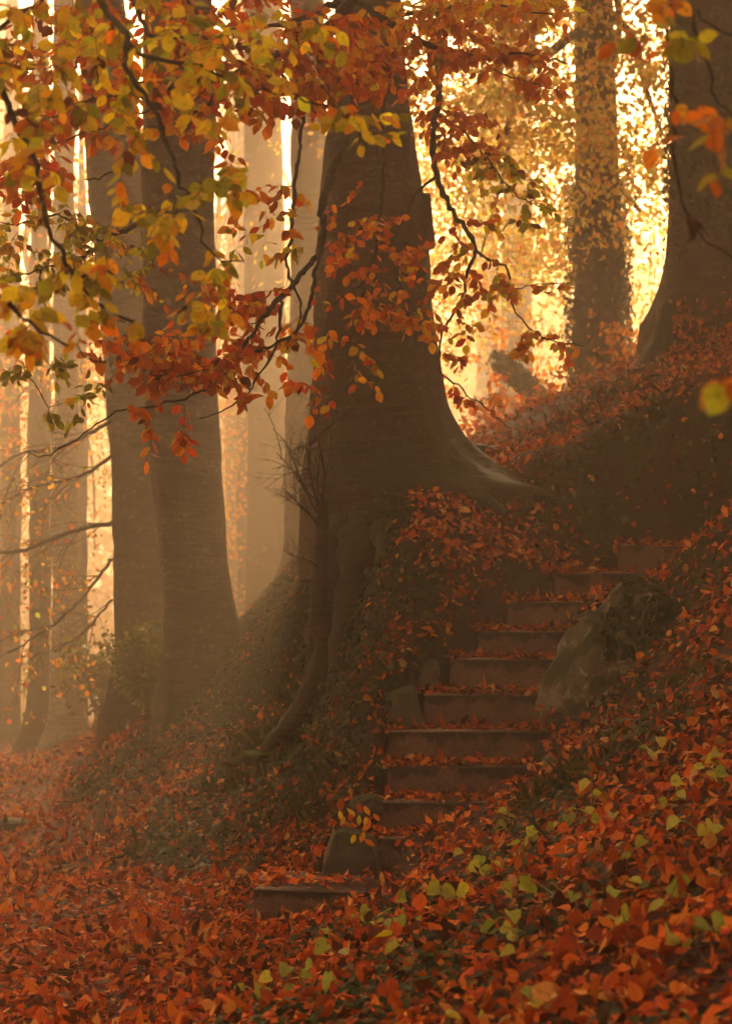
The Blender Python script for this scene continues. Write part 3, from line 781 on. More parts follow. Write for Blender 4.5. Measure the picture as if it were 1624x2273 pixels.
# the far wood that closes the view, one soft mass
pts = []
for (n, xa, xb, per) in [(950, -18, 20, 70), (260, -48, -18, 60), (260, 20, 50, 60)]:  # two outer bands lie outside the view, added to block horizon sky
    fx = rng.uniform(xa, xb, n); fy = rng.uniform(56, 84, n); fz = rng.uniform(0, 1, n) * np.where(fx < -1, 18, 12.5) + np.where(fx < -1, -5, 1.0)
    pts.append(np.repeat(np.stack([fx, fy, fz], -1), per, 0) + rng.normal(size=(n * per, 3)) * [1.7, 1.2, .7])
pts = np.concatenate(pts)
o = foliage('far_woodland', pts, .34, [((.8, .5, .09), 4), ((.8, .4, .06), 3), ((.5, .42, .09), 3), ((.6, .24, .04), 2)], None)
tag(o, 'golden far woodland dissolving in bright mist behind all the trunks', 'woodland')

# wooden box strapped to the broad trunk, fallen ivied log, dead sapling
bx = block('nest_box', [P(938, 556, 15.0) + [0, -.06, 0], P(966, 545, 15.0) + [0, -.06, 0], P(966, 545, 15.0) + [0, .1, 0], P(938, 556, 15.0) + [0, .1, 0],
                        P(928, 432, 15.0) + [0, -.06, 0], P(953, 432, 15.0) + [0, -.06, 0], P(953, 432, 15.0) + [0, .1, 0], P(928, 432, 15.0) + [0, .1, 0]], M['dead'], None, .008, 3, .004, 2.0)
tag(bx, 'narrow dark wooden box fixed to right side of broad beech trunk', 'box')
LOG = [(1105, 800, 23.2, 15), (1140, 825, 23.1, 18), (1185, 875, 22.9, 19), (1240, 935, 22.6, 20), (1290, 1000, 22.4, 20)]
lg = tube_px('fallen_log', LOG, M['root'], None, 16, .07, .25, 5.5)
tag(lg, 'leaning fallen log wrapped in ivy, behind the saddle in mist', 'log')

def twiggery(mb, p, d, L, r, depth, droop=0.0, spread=.6, zig=.18):
    """recursive bare twig"""
    k = max(3, int(L / .06)); pts = [np.array(p, float)]; d = unit(np.array(d, float))
    for i in range(k):
        d = unit(d + rng.normal(size=3) * zig + np.array([0, 0, -droop]))
        pts.append(pts[-1] + d * L / k)
    mb.tube(pts, np.linspace(r, r * .45, len(pts)), 5 if r < .006 else 7, cap=False)
    if depth > 0:
        for i in range(2 + int(rng.random() * 3)):
            q = pts[int(rng.uniform(.3, .95) * (len(pts) - 1))]
            twiggery(mb, q, d + rng.normal(size=3) * spread, L * rng.uniform(.4, .7), max(r * .55, .0015), depth - 1, droop, spread, zig)

sap = empty('dead_sapling', P(692, 1540, 14.0))
tag(sap, 'broken grey sapling with bare fanned twigs leaning against left foot of broad beech', 'sapling')
tube_px('stem', [(690, 1550, 13.9, 22), (697, 1430, 13.9, 19), (706, 1300, 13.95, 17), (713, 1190, 14.0, 16), (716, 1130, 14.0, 15), (716, 1098, 14.0, 13)], M['dead'], sap, 14, .05, .15, 6.0)
for (x, y, L) in [(640, 1000, .62), (610, 980, .66), (660, 950, .6), (690, 930, .6), (560, 1020, .55), (700, 1000, .4), (650, 1060, .4)]:
    mb = MB(); b = P(712 + rng.uniform(-6, 4), 1115 + rng.uniform(0, 60), 13.98)
    twiggery(mb, b, P(x, y, 13.9 + rng.uniform(-.3, .3)) - b, L, .0075, 3, .0, .7, .14)
    mb.build('twig', M['twig'], sap)
mb = MB(); twiggery(mb, P(700, 1255, 13.9), P(655, 1230, 13.8) - P(700, 1255, 13.9), .3, .006, 2); mb.build('twig', M['twig'], sap)

# drooping misty branches of the farther paired beech, reaching left over the path
for ctrl, nt_ in [([(255, 1160, 19.5, 9), (150, 1182, 19.3, 8), (70, 1215, 19.1, 7), (0, 1225, 19, 6), (-60, 1190, 19, 4)], 14), ([(250, 1240, 19.5, 6), (180, 1330, 19.2, 5), (100, 1400, 19, 4), (20, 1450, 18.8, 3)], 8),
                  ([(255, 1010, 19.5, 7), (170, 1060, 19.3, 6), (80, 1080, 19.2, 5), (-20, 1130, 19, 4)], 12), ([(250, 1330, 19.4, 5), (190, 1400, 19.2, 4), (120, 1450, 19, 3)], 7), ([(255, 930, 19.5, 7), (140, 990, 19.2, 6), (40, 1010, 19, 5), (-30, 1060, 19, 4)], 12)]:
    c = catmull(np.array([[*P(px, py, Y), rp / F * Y] for px, py, Y, rp in ctrl]), .06)
    c[:, :3] += rng.normal(size=(len(c), 3)) * .006
    mb = MB(); mb.tube(c[:, :3], c[:, 3] * .62, 8)
    mb.build('limb', M['twig'], tA)
    mb = MB(); ends = []
    for _ in range(nt_):
        q = c[int(rng.uniform(.1, 1) * (len(c) - 1))]
        d = np.array([-.8, rng.normal() * .5, rng.uniform(-.9, .25)])
        twiggery(mb, q[:3], d, rng.uniform(.4, .9), .0055, 2, .05, .5, .12)
    V = np.concatenate(mb.V)
    mb.build('twigs', M['twig'], tA, kind='stuff')
    sel = V[rng.integers(0, len(V), 130)] + rng.normal(size=(130, 3)) * .03
    foliage('leaves', sel, .055, PAL_BROWN, tA, T_LOW)
# ------------------------------------------------------------------ hanging beech branches
def in_view(p, m=40):
    px = p[:, 0] / p[:, 1] * F + 812; py = HOR - (p[:, 2] - EYE) / p[:, 1] * F
    return (px > -m) & (px < 1624 + m) & (py > -m) & (py < 2273 + m)

def branch(label, mains, clusters, size, n_single=300, group='beech branches hanging over the steps', leaf_step=.034, cat='branch', name='beech_branch', face=.7):
    """mains: list of (ctrl [(px,py,Y,r_mm)]); clusters: (cx,cy,rx,ry,n,Y,dY,palette)"""
    b0 = P(*mains[0][0][:3])
    root = empty(name, b0)
    tag(root, label, cat, group)
    NP, NR = [], []
    for ctrl in mains:
        c = catmull(np.array([[*P(px, py, Y), rm * .00125] for px, py, Y, rm in ctrl]), .035)
        j = rng.normal(size=(len(c), 3)) * .004
        c[:, :3] += np.cumsum(j, 0) * .35 + j
        mb = MB(); rr = c[:, 3] * (1 + .12 * rng.normal(size=len(c)))
        mb.tube(c[:, :3], np.maximum(rr, .0013), 9)
        mb.build('limb', M['twig'], root)
        NP.append(c[:, :3]); NR.append(c[:, 3])
    NP = np.concatenate(NP); NR = np.concatenate(NR)
    tg, pals = [], []
    for (cx, cy_, rx, ry, n, Y, dY, pal) in clusters:
        for _ in range(n):
            a, q = rng.uniform(0, 2 * np.pi), math.sqrt(rng.random())
            tg.append(P(cx + rx * q * math.cos(a), cy_ + ry * q * math.sin(a), Y + rng.normal() * dY)); pals.append(pal)
    tg = np.array(tg)
    dist = np.array([np.min(np.linalg.norm(NP - t, axis=1)) for t in tg])
    tw = MB()
    LP, LA, LN, LS, LC = [], [], [], [], []
    for i in np.argsort(dist):
        t = tg[i]
        dv = NP - t
        dd = np.linalg.norm(dv, axis=1) - .35 * np.clip(dv[:, 2], -.4, .4)      # prefer to hang from above
        q = int(np.argmin(dd)); s = NP[q]; L = np.linalg.norm(t - s)
        k = max(4, int(L / .05)); w = np.linspace(0, 1, k)
        perp = unit(np.cross(t - s, rng.normal(size=3)))
        bow = perp * L * rng.uniform(.08, .25) + np.array([0, 0, .12 * L])
        pts = s + (t - s) * w[:, None] + bow * np.sin(w * np.pi)[:, None] + rng.normal(size=(k, 3)) * .010 * np.sin(w * np.pi)[:, None]
        r0 = min(NR[q] * .75, .0016 + .0035 * L)
        tw.tube(pts, np.linspace(r0, .0011, k), 5, cap=False)
        NP = np.vstack([NP, pts[1:]]); NR = np.concatenate([NR, np.linspace(r0, .0011, k)[1:]])
        # leaves on the outer part of the twig, alternate
        seg = np.linalg.norm(np.diff(pts, axis=0), axis=1); cum = np.concatenate([[0], np.cumsum(seg)])
        n = int(rng.integers(4, 8)); tail = min(cum[-1], n * leaf_step)
        for m in range(n):
            u = cum[-1] - tail * m / n
            p = np.array([np.interp(u, cum, pts[:, a]) for a in range(3)])
            tn = unit(pts[-1] - pts[-2])
            sd = unit(np.cross(tn, [0, 0, 1])) * (1 if m % 2 else -1)
            ax = tn * (.9 if m == 0 else .45) + sd * (.15 if m == 0 else .8) + np.array([0, 0, -.45]) + rng.normal(size=3) * .28
            nr = np.array([0, -face, .55]) + rng.normal(size=3) * .55
            LP.append(p + unit(ax) * .006); LA.append(ax); LN.append(nr); LS.append(size * rng.uniform(.7, 1.2)); LC.append(colours(1, pals[i])[0])
    tw.build('twigs', M['twig'], root, kind='stuff')
    LP, LA, LN, LS, LC = map(np.array, (LP, LA, LN, LS, LC))
    a = unit(LA); s_ = unit(np.cross(a, LN)); nn = np.cross(s_, a)
    show = LS / LP[:, 1] * (.15 + np.abs(np.sum(nn * unit(LP - [0, 0, EYE]), 1))) * in_view(LP)
    order = np.argsort(-show)
    one, rest = order[:n_single], order[n_single:]
    leaf_objects('leaf', LEAF_MESH, LP[one], LA[one], LN[one], LS[one], LC[one], root)
    if len(rest): leaf_cloud('leaves', T_MID, LP[rest], LA[rest], LN[rest], LS[rest], LC[rest], M['leaf'], root)
    return root

# nearest: yellow and olive leaves at upper left
branch('near dark forked branch with big yellow and olive leaves across upper left',
  [[(170, -120, 6.2, 11), (217, 0, 6.1, 9), (247, 40, 6.1, 8.5), (282, 91, 6, 8), (272, 146, 6, 6.5), (312, 196, 5.95, 6), (353, 262, 5.9, 5.5), (373, 327, 5.9, 5), (388, 383, 5.85, 4.5), (418, 448, 5.8, 4), (438, 504, 5.8, 3.5), (474, 585, 5.8, 2.5), (540, 590, 5.8, 2)],
   [(282, 91, 6, 7), (322, 121, 6, 6), (423, 136, 6, 4), (500, 165, 6, 3.2), (600, 200, 6.1, 2.6), (740, 235, 6.2, 2)],
   [(280, -100, 6.4, 8), (297, 0, 6.4, 7), (322, 55, 6.4, 6), (348, 80, 6.3, 5), (443, 75, 6.3, 3.5), (504, 110, 6.2, 2.8), (640, 175, 6.2, 2.2)],
   [(400, -90, 6.6, 6), (418, 0, 6.6, 5), (453, 75, 6.5, 4), (474, 176, 6.5, 3), (469, 227, 6.4, 2.5), (405, 300, 6.4, 2)]],
  [(330, 90, 260, 95, 40, 6.2, .25, PAL_NEAR), (600, 130, 180, 90, 22, 6.3, .2, PAL_NEAR), (800, 270, 90, 60, 9, 6.2, .1, PAL_NEAR), (380, 230, 140, 90, 16, 6.1, .2, PAL_NEAR), (350, 400, 110, 90, 10, 5.9, .15, PAL_NEAR), (470, 400, 90, 60, 6, 5.9, .15, PAL_NEAR),
   (400, 520, 70, 40, 4, 5.8, .1, PAL_NEAR), (450, 680, 70, 60, 9, 5.8, .1, PAL_NEAR), (540, 590, 70, 30, 3, 5.8, .1, PAL_NEAR)], .056, 300, face=.8)
branch('near dark stem with yellow leaves trailing down the left picture edge',
  [[(-60, 40, 5.8, 8), (-20, 120, 5.8, 7.5), (10, 190, 5.8, 7), (35, 272, 5.8, 6.5), (75, 343, 5.75, 6), (91, 433, 5.7, 5.5), (106, 504, 5.7, 5), (141, 580, 5.7, 4.5), (176, 635, 5.7, 4), (217, 680, 5.7, 3.2), (282, 715, 5.7, 2.4)],
   [(-80, 120, 6, 7), (0, 65, 6, 6), (40, 40, 6, 5), (75, 10, 6, 4.5), (140, -40, 6, 4)],
   [(-60, 610, 5.4, 6), (0, 650, 5.4, 5), (50, 705, 5.4, 4), (110, 745, 5.4, 3), (166, 776, 5.4, 2.2), (230, 800, 5.4, 1.8)]],
  [(70, 110, 100, 110, 17, 5.9, .2, PAL_NEAR), (90, 260, 100, 80, 12, 5.8, .15, PAL_NEAR), (90, 400, 60, 60, 4, 5.7, .15, PAL_NEAR), (180, 600, 80, 50, 5, 5.7, .1, PAL_NEAR), (80, 660, 90, 50, 7, 5.5, .15, PAL_NEAR), (120, 760, 130, 35, 6, 5.4, .1, [(YEL, 3), (GOLD, 3), (ORA, 2), (RED, .7)]), (260, 700, 60, 60, 4, 5.7, .1, PAL_NEAR)], .058, 220, face=.8)
# red mass from the middle sweeping left
branch('red leaved branch mass sweeping left in front of paired beech trunks',
  [[(900, -150, 10.4, 26), (786, 0, 10.2, 22), (746, 45, 10.2, 20), (675, 90, 10.1, 17), (560, 150, 10, 14), (450, 190, 9.9, 12), (353, 200, 9.8, 10), (282, 212, 9.8, 8), (180, 230, 9.7, 5), (60, 290, 9.6, 3)],
   [(830, -100, 10.3, 18), (746, 0, 10.2, 15), (655, 45, 10, 10), (540, 60, 9.9, 7), (400, 40, 9.8, 4)],
   [(560, 150, 10, 9), (430, 250, 9.8, 7), (330, 300, 9.7, 5), (250, 380, 9.6, 4), (190, 400, 9.5, 2.5)],
   [(450, 190, 9.9, 7), (330, 240, 9.7, 5), (200, 290, 9.6, 4), (60, 340, 9.5, 3)]],
  [(480, 60, 330, 90, 120, 10, .3, PAL_RED), (130, 130, 160, 120, 60, 9.8, .3, PAL_RED), (560, 190, 250, 80, 80, 9.9, .25, PAL_RED), (250, 270, 230, 60, 40, 9.7, .25, PAL_RED), (60, 400, 90, 70, 30, 9.5, .2, PAL_RED), (520, 300, 110, 60, 8, 9.9, .2, PAL_MIX), (750, 150, 120, 130, 80, 10.2, .2, PAL_RED)], .070, 300)
branch('long branch with copper leaves hanging low before the paired trunks',
  [[(790, 180, 11.2, 20), (775, 270, 11, 19), (756, 333, 10.8, 17), (726, 403, 10.7, 16), (710, 454, 10.6, 15), (708, 544, 10.5, 13), (670, 595, 10.4, 12), (625, 650, 10.2, 10), (569, 716, 10, 8), (520, 790, 9.9, 6), (450, 860, 9.8, 5), (360, 890, 9.7, 4), (242, 913, 9.6, 3.4), (186, 954, 9.6, 3), (126, 989, 9.5, 2.4), (76, 1007, 9.5, 2), (48, 992, 9.5, 1.4)],
   [(690, 200, 11, 9), (670, 292, 10.9, 8), (660, 383, 10.8, 8), (655, 464, 10.7, 7.5), (650, 534, 10.6, 7), (640, 600, 10.5, 6), (670, 700, 10.4, 4), (640, 790, 10.3, 3)],
   [(708, 544, 10.5, 9), (690, 650, 10.3, 8), (655, 732, 10.2, 7), (554, 782, 10, 5.5), (479, 813, 9.9, 4), (400, 830, 9.8, 2.6), (330, 850, 9.7, 2)],
   [(625, 650, 10.2, 7), (610, 760, 10, 5), (560, 850, 9.9, 4), (500, 910, 9.8, 3), (440, 930, 9.8, 2)]],
  [(430, 800, 170, 70, 56, 9.9, .2, PAL_RED), (600, 720, 110, 80, 26, 10.2, .2, PAL_RED), (330, 860, 90, 60, 14, 9.7, .15, PAL_RED), (350, 985, 70, 45, 7, 9.6, .1, PAL_RED), (690, 870, 70, 60, 8, 10.4, .2, PAL_RED), (540, 660, 90, 50, 12, 10.2, .2, PAL_RED), (590, 470, 100, 70, 14, 10.6, .2, PAL_MIX), (600, 560, 80, 40, 5, 10.5, .2, PAL_GREEN), (300, 760, 120, 60, 16, 9.8, .2, PAL_RED), (510, 870, 90, 50, 8, 9.9, .2, PAL_RED)], .068, 300)
branch('red and orange spray hanging across the middle of broad beech trunk',
  [[(860, 120, 12.6, 14), (845, 260, 12.5, 13), (850, 400, 12.4, 11), (838, 520, 12.3, 9), (815, 620, 12.2, 7), (790, 700, 12.1, 5), (770, 790, 12.1, 3)],
   [(838, 520, 12.3, 7), (880, 600, 12.1, 5), (905, 680, 12, 3.5), (930, 760, 12, 2.4)], [(815, 620, 12.2, 5), (740, 680, 12.1, 4), (720, 780, 12, 2.5)]],
  [(840, 540, 120, 70, 24, 12.2, .2, PAL_RED), (790, 660, 100, 70, 22, 12.1, .2, PAL_RED), (900, 650, 60, 90, 16, 12, .2, PAL_MIX), (730, 760, 60, 70, 10, 12.1, .15, PAL_RED), (800, 830, 50, 70, 4, 12.1, .15, PAL_MIX), (760, 480, 60, 40, 5, 12.4, .15, PAL_RED)], .064, 300)
branch('copper and green leaved branch hanging right of broad beech trunk',
  [[(955, -200, 12.9, 24), (968, 0, 12.8, 21), (970, 126, 12.7, 19), (972, 200, 12.6, 17), (962, 302, 12.5, 16), (972, 403, 12.4, 14), (1008, 479, 12.3, 12), (1053, 549, 12.2, 10), (1038, 605, 12.2, 7.5), (1018, 675, 12.1, 6.5), (977, 736, 12.1, 5.5), (970, 790, 12.1, 5), (977, 828, 12, 4.5), (1018, 863, 12, 4), (1058, 893, 12, 3.2), (1088, 918, 12, 2.6), (1128, 944, 12, 1.8)],
   [(1053, 549, 12.2, 8), (1078, 569, 12.2, 7), (1128, 595, 12.1, 6), (1134, 650, 12.1, 5), (1154, 695, 12, 4), (1209, 746, 12, 3), (1300, 765, 11.9, 2)],
   [(972, 390, 12.4, 8), (920, 440, 12.3, 6.5), (880, 520, 12.2, 5), (840, 600, 12.1, 4), (825, 660, 12.1, 3)],
   [(966, 250, 12.5, 8), (1030, 290, 12.4, 6), (1080, 350, 12.4, 5), (1140, 430, 12.3, 3.5), (1230, 470, 12.2, 2)],
   [(1134, 650, 12.1, 3), (1190, 632, 12, 2.4), (1290, 635, 12, 1.5)]],
  [(1030, 310, 80, 80, 30, 12.4, .2, [(COP, 5), (ORA, 3), (BRN, 1)]), (940, 220, 60, 80, 14, 12.6, .15, PAL_RED), (1150, 440, 100, 70, 16, 12.3, .2, PAL_GREEN), (1090, 380, 60, 50, 8, 12.3, .15, PAL_GREEN), (1050, 560, 80, 90, 15, 12.2, .15, PAL_MIX), (1090, 690, 90, 60, 12, 12.1, .15, [(GOLD, 3), (LIME, 2), (YEL, 1.5), (COP, 2), (ORA, 2)]), (1240, 635, 60, 14, 3, 12, .05, [(ORA, 3), (COP, 2), (YEL, 1)]),
   (1230, 770, 90, 40, 11, 12, .1, [(YEL, 3), (ORA, 3), (COP, 2), (GOLD, 2)]), (1020, 770, 50, 60, 6, 12.1, .1, PAL_MIX), (1060, 890, 60, 30, 5, 12, .08, [(ORA, 2), (COP, 3), (RED, 2)]), (960, 600, 50, 70, 6, 12.2, .15, PAL_RED), (940, 720, 50, 50, 6, 12.1, .15, [(GOLD, 3), (ORA, 3)])], .068, 300)
branch('orange branch band running along the top right of picture',
  [[(700, -60, 11.4, 16), (850, 40, 11.3, 14), (950, 100, 11.2, 12), (1060, 130, 11.2, 9), (1150, 120, 11.1, 6), (1260, 140, 11, 3)], [(850, 40, 11.3, 9), (980, 20, 11.2, 7), (1100, 10, 11.1, 5), (1230, 30, 11, 3)], [(1060, 130, 11.2, 5), (1130, 170, 11.1, 4), (1240, 200, 11, 2)]],
  [(900, 100, 150, 90, 80, 11.3, .2, PAL_MIX), (1080, 110, 130, 60, 40, 11.2, .2, [(ORA, 4), (COP, 4), (RED, 1), (GOLD, 2)]), (1150, 30, 160, 40, 34, 11.1, .2, [(GOLD, 3), (ORA, 4), (YEL, 3)]), (1200, 190, 70, 30, 8, 11, .1, [(COP, 4), (ORA, 2)]), (970, 20, 140, 40, 24, 11.2, .2, [(YEL, 4), (GOLD, 3), (ORA, 2)])], .070, 300)
branch('small leaved green and gold branch at left edge below the red leaves',
  [[(420, 440, 10.6, 9), (302, 499, 10.5, 9), (227, 539, 10.4, 8), (171, 585, 10.3, 6), (90, 600, 10.2, 4), (-20, 640, 10.1, 2.5)], [(227, 539, 10.4, 6), (130, 480, 10.3, 4), (30, 500, 10.2, 3), (-40, 480, 10.2, 2)], [(90, 600, 10.2, 3.5), (100, 700, 10, 3), (60, 800, 9.9, 2.5), (110, 900, 9.8, 1.8)]],
  [(110, 520, 130, 70, 44, 10.3, .25, PAL_GREEN), (260, 570, 110, 70, 26, 10.4, .2, PAL_GREEN), (110, 610, 120, 40, 16, 10.2, .2, PAL_GREEN), (70, 800, 110, 60, 16, 9.9, .15, [(OLIVE, 5), (LIME, 1)]), (130, 940, 40, 40, 3, 9.8, .1, [(OLIVE, 5), (LIME, 1)]), (200, 860, 60, 30, 5, 9.9, .1, [(OLIVE, 4), (LIME, 1), (GOLD, 1)]), (430, 640, 120, 60, 12, 10.5, .2, PAL_MIX)], .056, 300)
branch('near bare stem with few blurred leaves curving down the right picture edge',
  [[(1500, -80, 4.8, 5), (1482, 0, 4.8, 4.6), (1478, 100, 4.8, 4.2), (1490, 200, 4.8, 3.8), (1498, 330, 4.8, 3.2), (1520, 440, 4.8, 2.8), (1560, 515, 4.8, 2.2), (1630, 565, 4.8, 1.6)],
   [(1482, 0, 4.8, 4), (1540, 40, 4.8, 3.4), (1575, 130, 4.8, 3), (1590, 200, 4.8, 2.4), (1640, 270, 4.8, 1.6)], [(1540, 20, 4.8, 2.6), (1580, 50, 4.8, 2), (1640, 80, 4.8, 1.5)]],
  [(1420, 95, 60, 20, 3, 4.6, .1, [(ORA, 2), (OLIVE, 2), (COP, 2)]), (1540, 85, 40, 20, 2, 4.5, .05, [(OLIVE, 2), (LIME, 1)]), (1445, 330, 20, 10, 1, 4.5, .05, [(ORA, 1)]), (1580, 250, 40, 30, 2, 4.0, .1, [(ORA, 2), (GOLD, 1)]), (1600, 390, 30, 30, 2, 4.0, .05, [(LIME, 2), (COP, 1)]), (1535, 485, 8, 8, 1, 4.75, .02, [(DRK, 1)]), (1500, 15, 30, 20, 2, 4.6, .1, [(ORA, 2), (GOLD, 2)])], .052, 60)
branch('orange and yellow leaf tip blurred close at right picture edge', [[(1760, 700, 3.4, 3), (1690, 770, 3.4, 2.4), (1640, 830, 3.4, 1.6)]], [(1612, 850, 16, 20, 1, 3.4, .03, [(GOLD, 2), (ORA, 2), (LIME, 1)])], .062, 20)
# ------------------------------------------------------------------ leaf litter
def hit(px, py, y0=3.5, y1=26):
    ys = np.arange(y0, y1, .02); x = (px - 812) / F * ys; z = EYE - (py - HOR) / F * ys
    k = np.argmax(H(x, ys) > z)
    return np.array([x[k], ys[k], z[k]])

def frustum(x, y, m=.5): return np.abs(x) < .178 * y + m

def scatter(n, x0, x1, y0, y1):
    x = rng.uniform(x0, x1, n); y = rng.uniform(y0, y1, n)
    k = frustum(x, y); return x[k], y[k]

def ivy_mask(x, y, z, nz):
    """where ivy grows: the steep banks beside the stairs"""
    n = fnoise(x * 1.6, y * 1.6, 21) * .5 + fnoise(x * 4.5, y * 4.5, 22) * .35
    bank = np.clip((.86 - nz) / .2, 0, 1)
    foot = np.interp(y, [10, 12.5, 14, 16, 18, 22], [-.6, -1.36, -1.7, -2.14, -2.54, -3.3])
    left = (x < .42) & (y > 10.9) & (z > .05) & (x > foot) & (y < 19)
    right = (x > 1.15) & (y > 10.6)
    m = np.where(left, bank * 1.1 + n * .8 - .25, np.where(right, bank * .9 + n * .8 - .1, n * .9 - 1.1))
    m = np.where(left & (z > .07) & (x < .2) & (y > 11.3), np.maximum(m, .32 + n * .8), m)
    m = np.where((x > 1.3) & (y > 9.5) & (y < 12.9), np.maximum(m, .35 + n), m)
    return np.clip(m, 0, 1)

XS, YS = [], []
for (dens, y0, y1) in [(1500, 4.2, 9), (1300, 9, 14.5), (700, 14.5, 20), (380, 20, 28), (90, 28, 45)]:
    xa, xb = -.19 * y1 - .6, .19 * y1 + .6
    x, y = scatter(int(dens * (xb - xa) * (y1 - y0)), xa, xb, y0, y1)
    XS.append(x); YS.append(y)
x = np.concatenate(XS); y = np.concatenate(YS)
z = H(x, y); nn = Hn(x, y)
on_step = np.zeros(len(x), bool)
for (xa, xb, ya, yb, zt) in STEPZ: on_step |= (x > xa - .02) & (x < xb) & (y > ya - .05) & (y < yb + .02)
iv = ivy_mask(x, y, z, nn[:, 2])
pn = fnoise(x * 1.1, y * 1.1, 31)
face = (nn[:, 2] < .66) & (x > 1.22) & (y > 13.7)               # bare dark earth bank
keep = (~on_step) & (rng.random(len(x)) < np.clip(.95 - .75 * iv, .12, 1)) & (rng.random(len(x)) < np.where(face, .30, 1)) & (rng.random(len(x)) < np.clip(.85 + .3 * pn, .4, 1))
x, y, z, nn = x[keep], y[keep], z[keep], nn[keep]
# leaves on the treads
sx, sy, sz = [], [], []
for k, (xa, xb, ya, yb, zt) in enumerate(STEPZ):
    n = int((xb - xa) * (yb - ya) * (1500 if k else 480))
    u = rng.random(n)
    px_ = np.where(rng.random(n) < .45, xa + (xb - xa) * u ** 2.2, rng.uniform(xa, xb, n))
    py_ = ya + .03 + (yb - ya - .05) * (1 - rng.random(n) ** 1.4)
    sx.append(px_); sy.append(py_); sz.append(np.full(n, zt + .004) + rng.random(n) * .03)
sx, sy, sz = map(np.concatenate, (sx, sy, sz))
pos = np.vstack([np.stack([x, y, z], -1) + nn * rng.uniform(.004, .035, (len(x), 1)), np.stack([sx, sy, sz], -1)])
nrm0 = np.vstack([nn, np.tile([0, 0, 1.], (len(sx), 1))])
N = len(pos)
nrm = unit(nrm0 + rng.normal(size=(N, 3)) * np.where(np.arange(N) < len(x), .5, .34)[:, None])
axd = rng.normal(size=(N, 3)); axd = unit(axd - nrm * np.sum(axd * nrm, 1, keepdims=True))
size = np.clip(rng.normal(.048, .015, N), .018, .086) * np.where(pos[:, 1] > 20, 1.35, 1.0)
col = colours(N, PAL_LITTER) * np.clip(1 + .22 * fnoise(pos[:, 0] * .9, pos[:, 1] * .9, 41), .6, 1.4)[:, None]
show = size / pos[:, 1] * (.1 + np.abs(np.sum(nrm * unit(pos - [0, 0, EYE]), 1))) * in_view(pos, -15)
order = np.argsort(-show)
stepi = order[np.isin(order, np.arange(len(x), N))]
one = np.concatenate([order[:240], stepi[:60]]); rest = np.setdiff1d(np.arange(N), one)
fl = leaf_objects('fallen_leaf', FALLEN_MESH, pos[one] + nrm0[one] * .012, axd[one], nrm[one], size[one], col[one])
for q, o in zip(one, fl):
    p = pos[q]
    if q >= len(x):
        k = int(np.argmin([abs(p[2] - s[4]) + (0 if s[2] - .1 < p[1] < s[3] + .1 else 1) for s in STEPZ]))
        nm = ['lowest', 'second lowest', 'third lowest', 'fourth lowest', 'fifth lowest', 'sixth lowest', 'seventh lowest', 'eighth lowest', 'third highest', 'second highest', 'topmost'][k]
        tag(o, 'dry copper beech leaf lying on the %s stone step' % nm, 'leaf', 'fallen leaves on the stone steps, %s' % nm)
    else:
        sh = ('pale orange' if col[q][0] > .66 else 'bright copper' if col[q][0] > .5 else 'rust red' if col[q][0] > .3 else 'dark brown')
        px_, py_ = p[0] / p[1] * F + 812, HOR - (p[2] - EYE) / p[1] * F
        row = ('upper foreground slope' if py_ < 1850 else 'mid foreground slope' if py_ < 1990 else 'lower foreground slope' if py_ < 2120 else 'on slope by bottom picture edge') if p[0] > -.35 else ('on the path level with lowest step' if py_ < 2120 else 'on the path by bottom picture edge')
        colm = ['at left picture edge', 'left of picture centre', 'below picture centre', 'right of picture centre', 'toward right picture edge', 'at right picture edge'][int(np.clip(px_ // 271, 0, 5))]
        big = 'large ' if size[q] > .076 else ''
        tag(o, '%s%s fallen leaf, %s, %s' % (big, sh, row, colm), 'leaf', '%s%s fallen leaves %s, %s' % (big, sh, row, colm))
near = rest[pos[rest, 1] < 15]; far = rest[pos[rest, 1] >= 15]
cl = lambda i: rng.normal(.1, .5, len(i))
o = leaf_cloud('leaf_litter', T_MID, pos[near], axd[near], nrm[near], size[near], col[near], M['litter'], curl=cl(near), fold=rng.uniform(-.4, .8, len(near)))
tag(o, 'red brown carpet of fallen beech leaves over slope, path and steps', 'leaf litter')
o = leaf_cloud('leaf_litter', T_LOW, pos[far], axd[far], nrm[far], size[far], col[far], M['litter'], curl=cl(far))
tag(o, 'hazy red carpet of fallen leaves farther along path and bank', 'leaf litter')

mb = MB()
xx, yy = scatter(900, -2.6, 2.4, 4.4, 14)
for a_, b_ in zip(xx, yy):
    L = rng.uniform(.05, .22); an = rng.uniform(0, 6.28); w = np.linspace(-.5, .5, 5)
    qx, qy = a_ + w * L * math.cos(an), b_ + w * L * math.sin(an)
    mb.tube(np.stack([qx, qy, H(qx, qy) + .03 + rng.normal(size=5) * .006], -1), np.full(5, rng.uniform(.0012, .0035)), 5, cap=False)
o = mb.build('fallen_twigs', M['twig'], kind='stuff'); tag(o, 'thin dark fallen twigs strewn through the leaf litter', 'twigs')

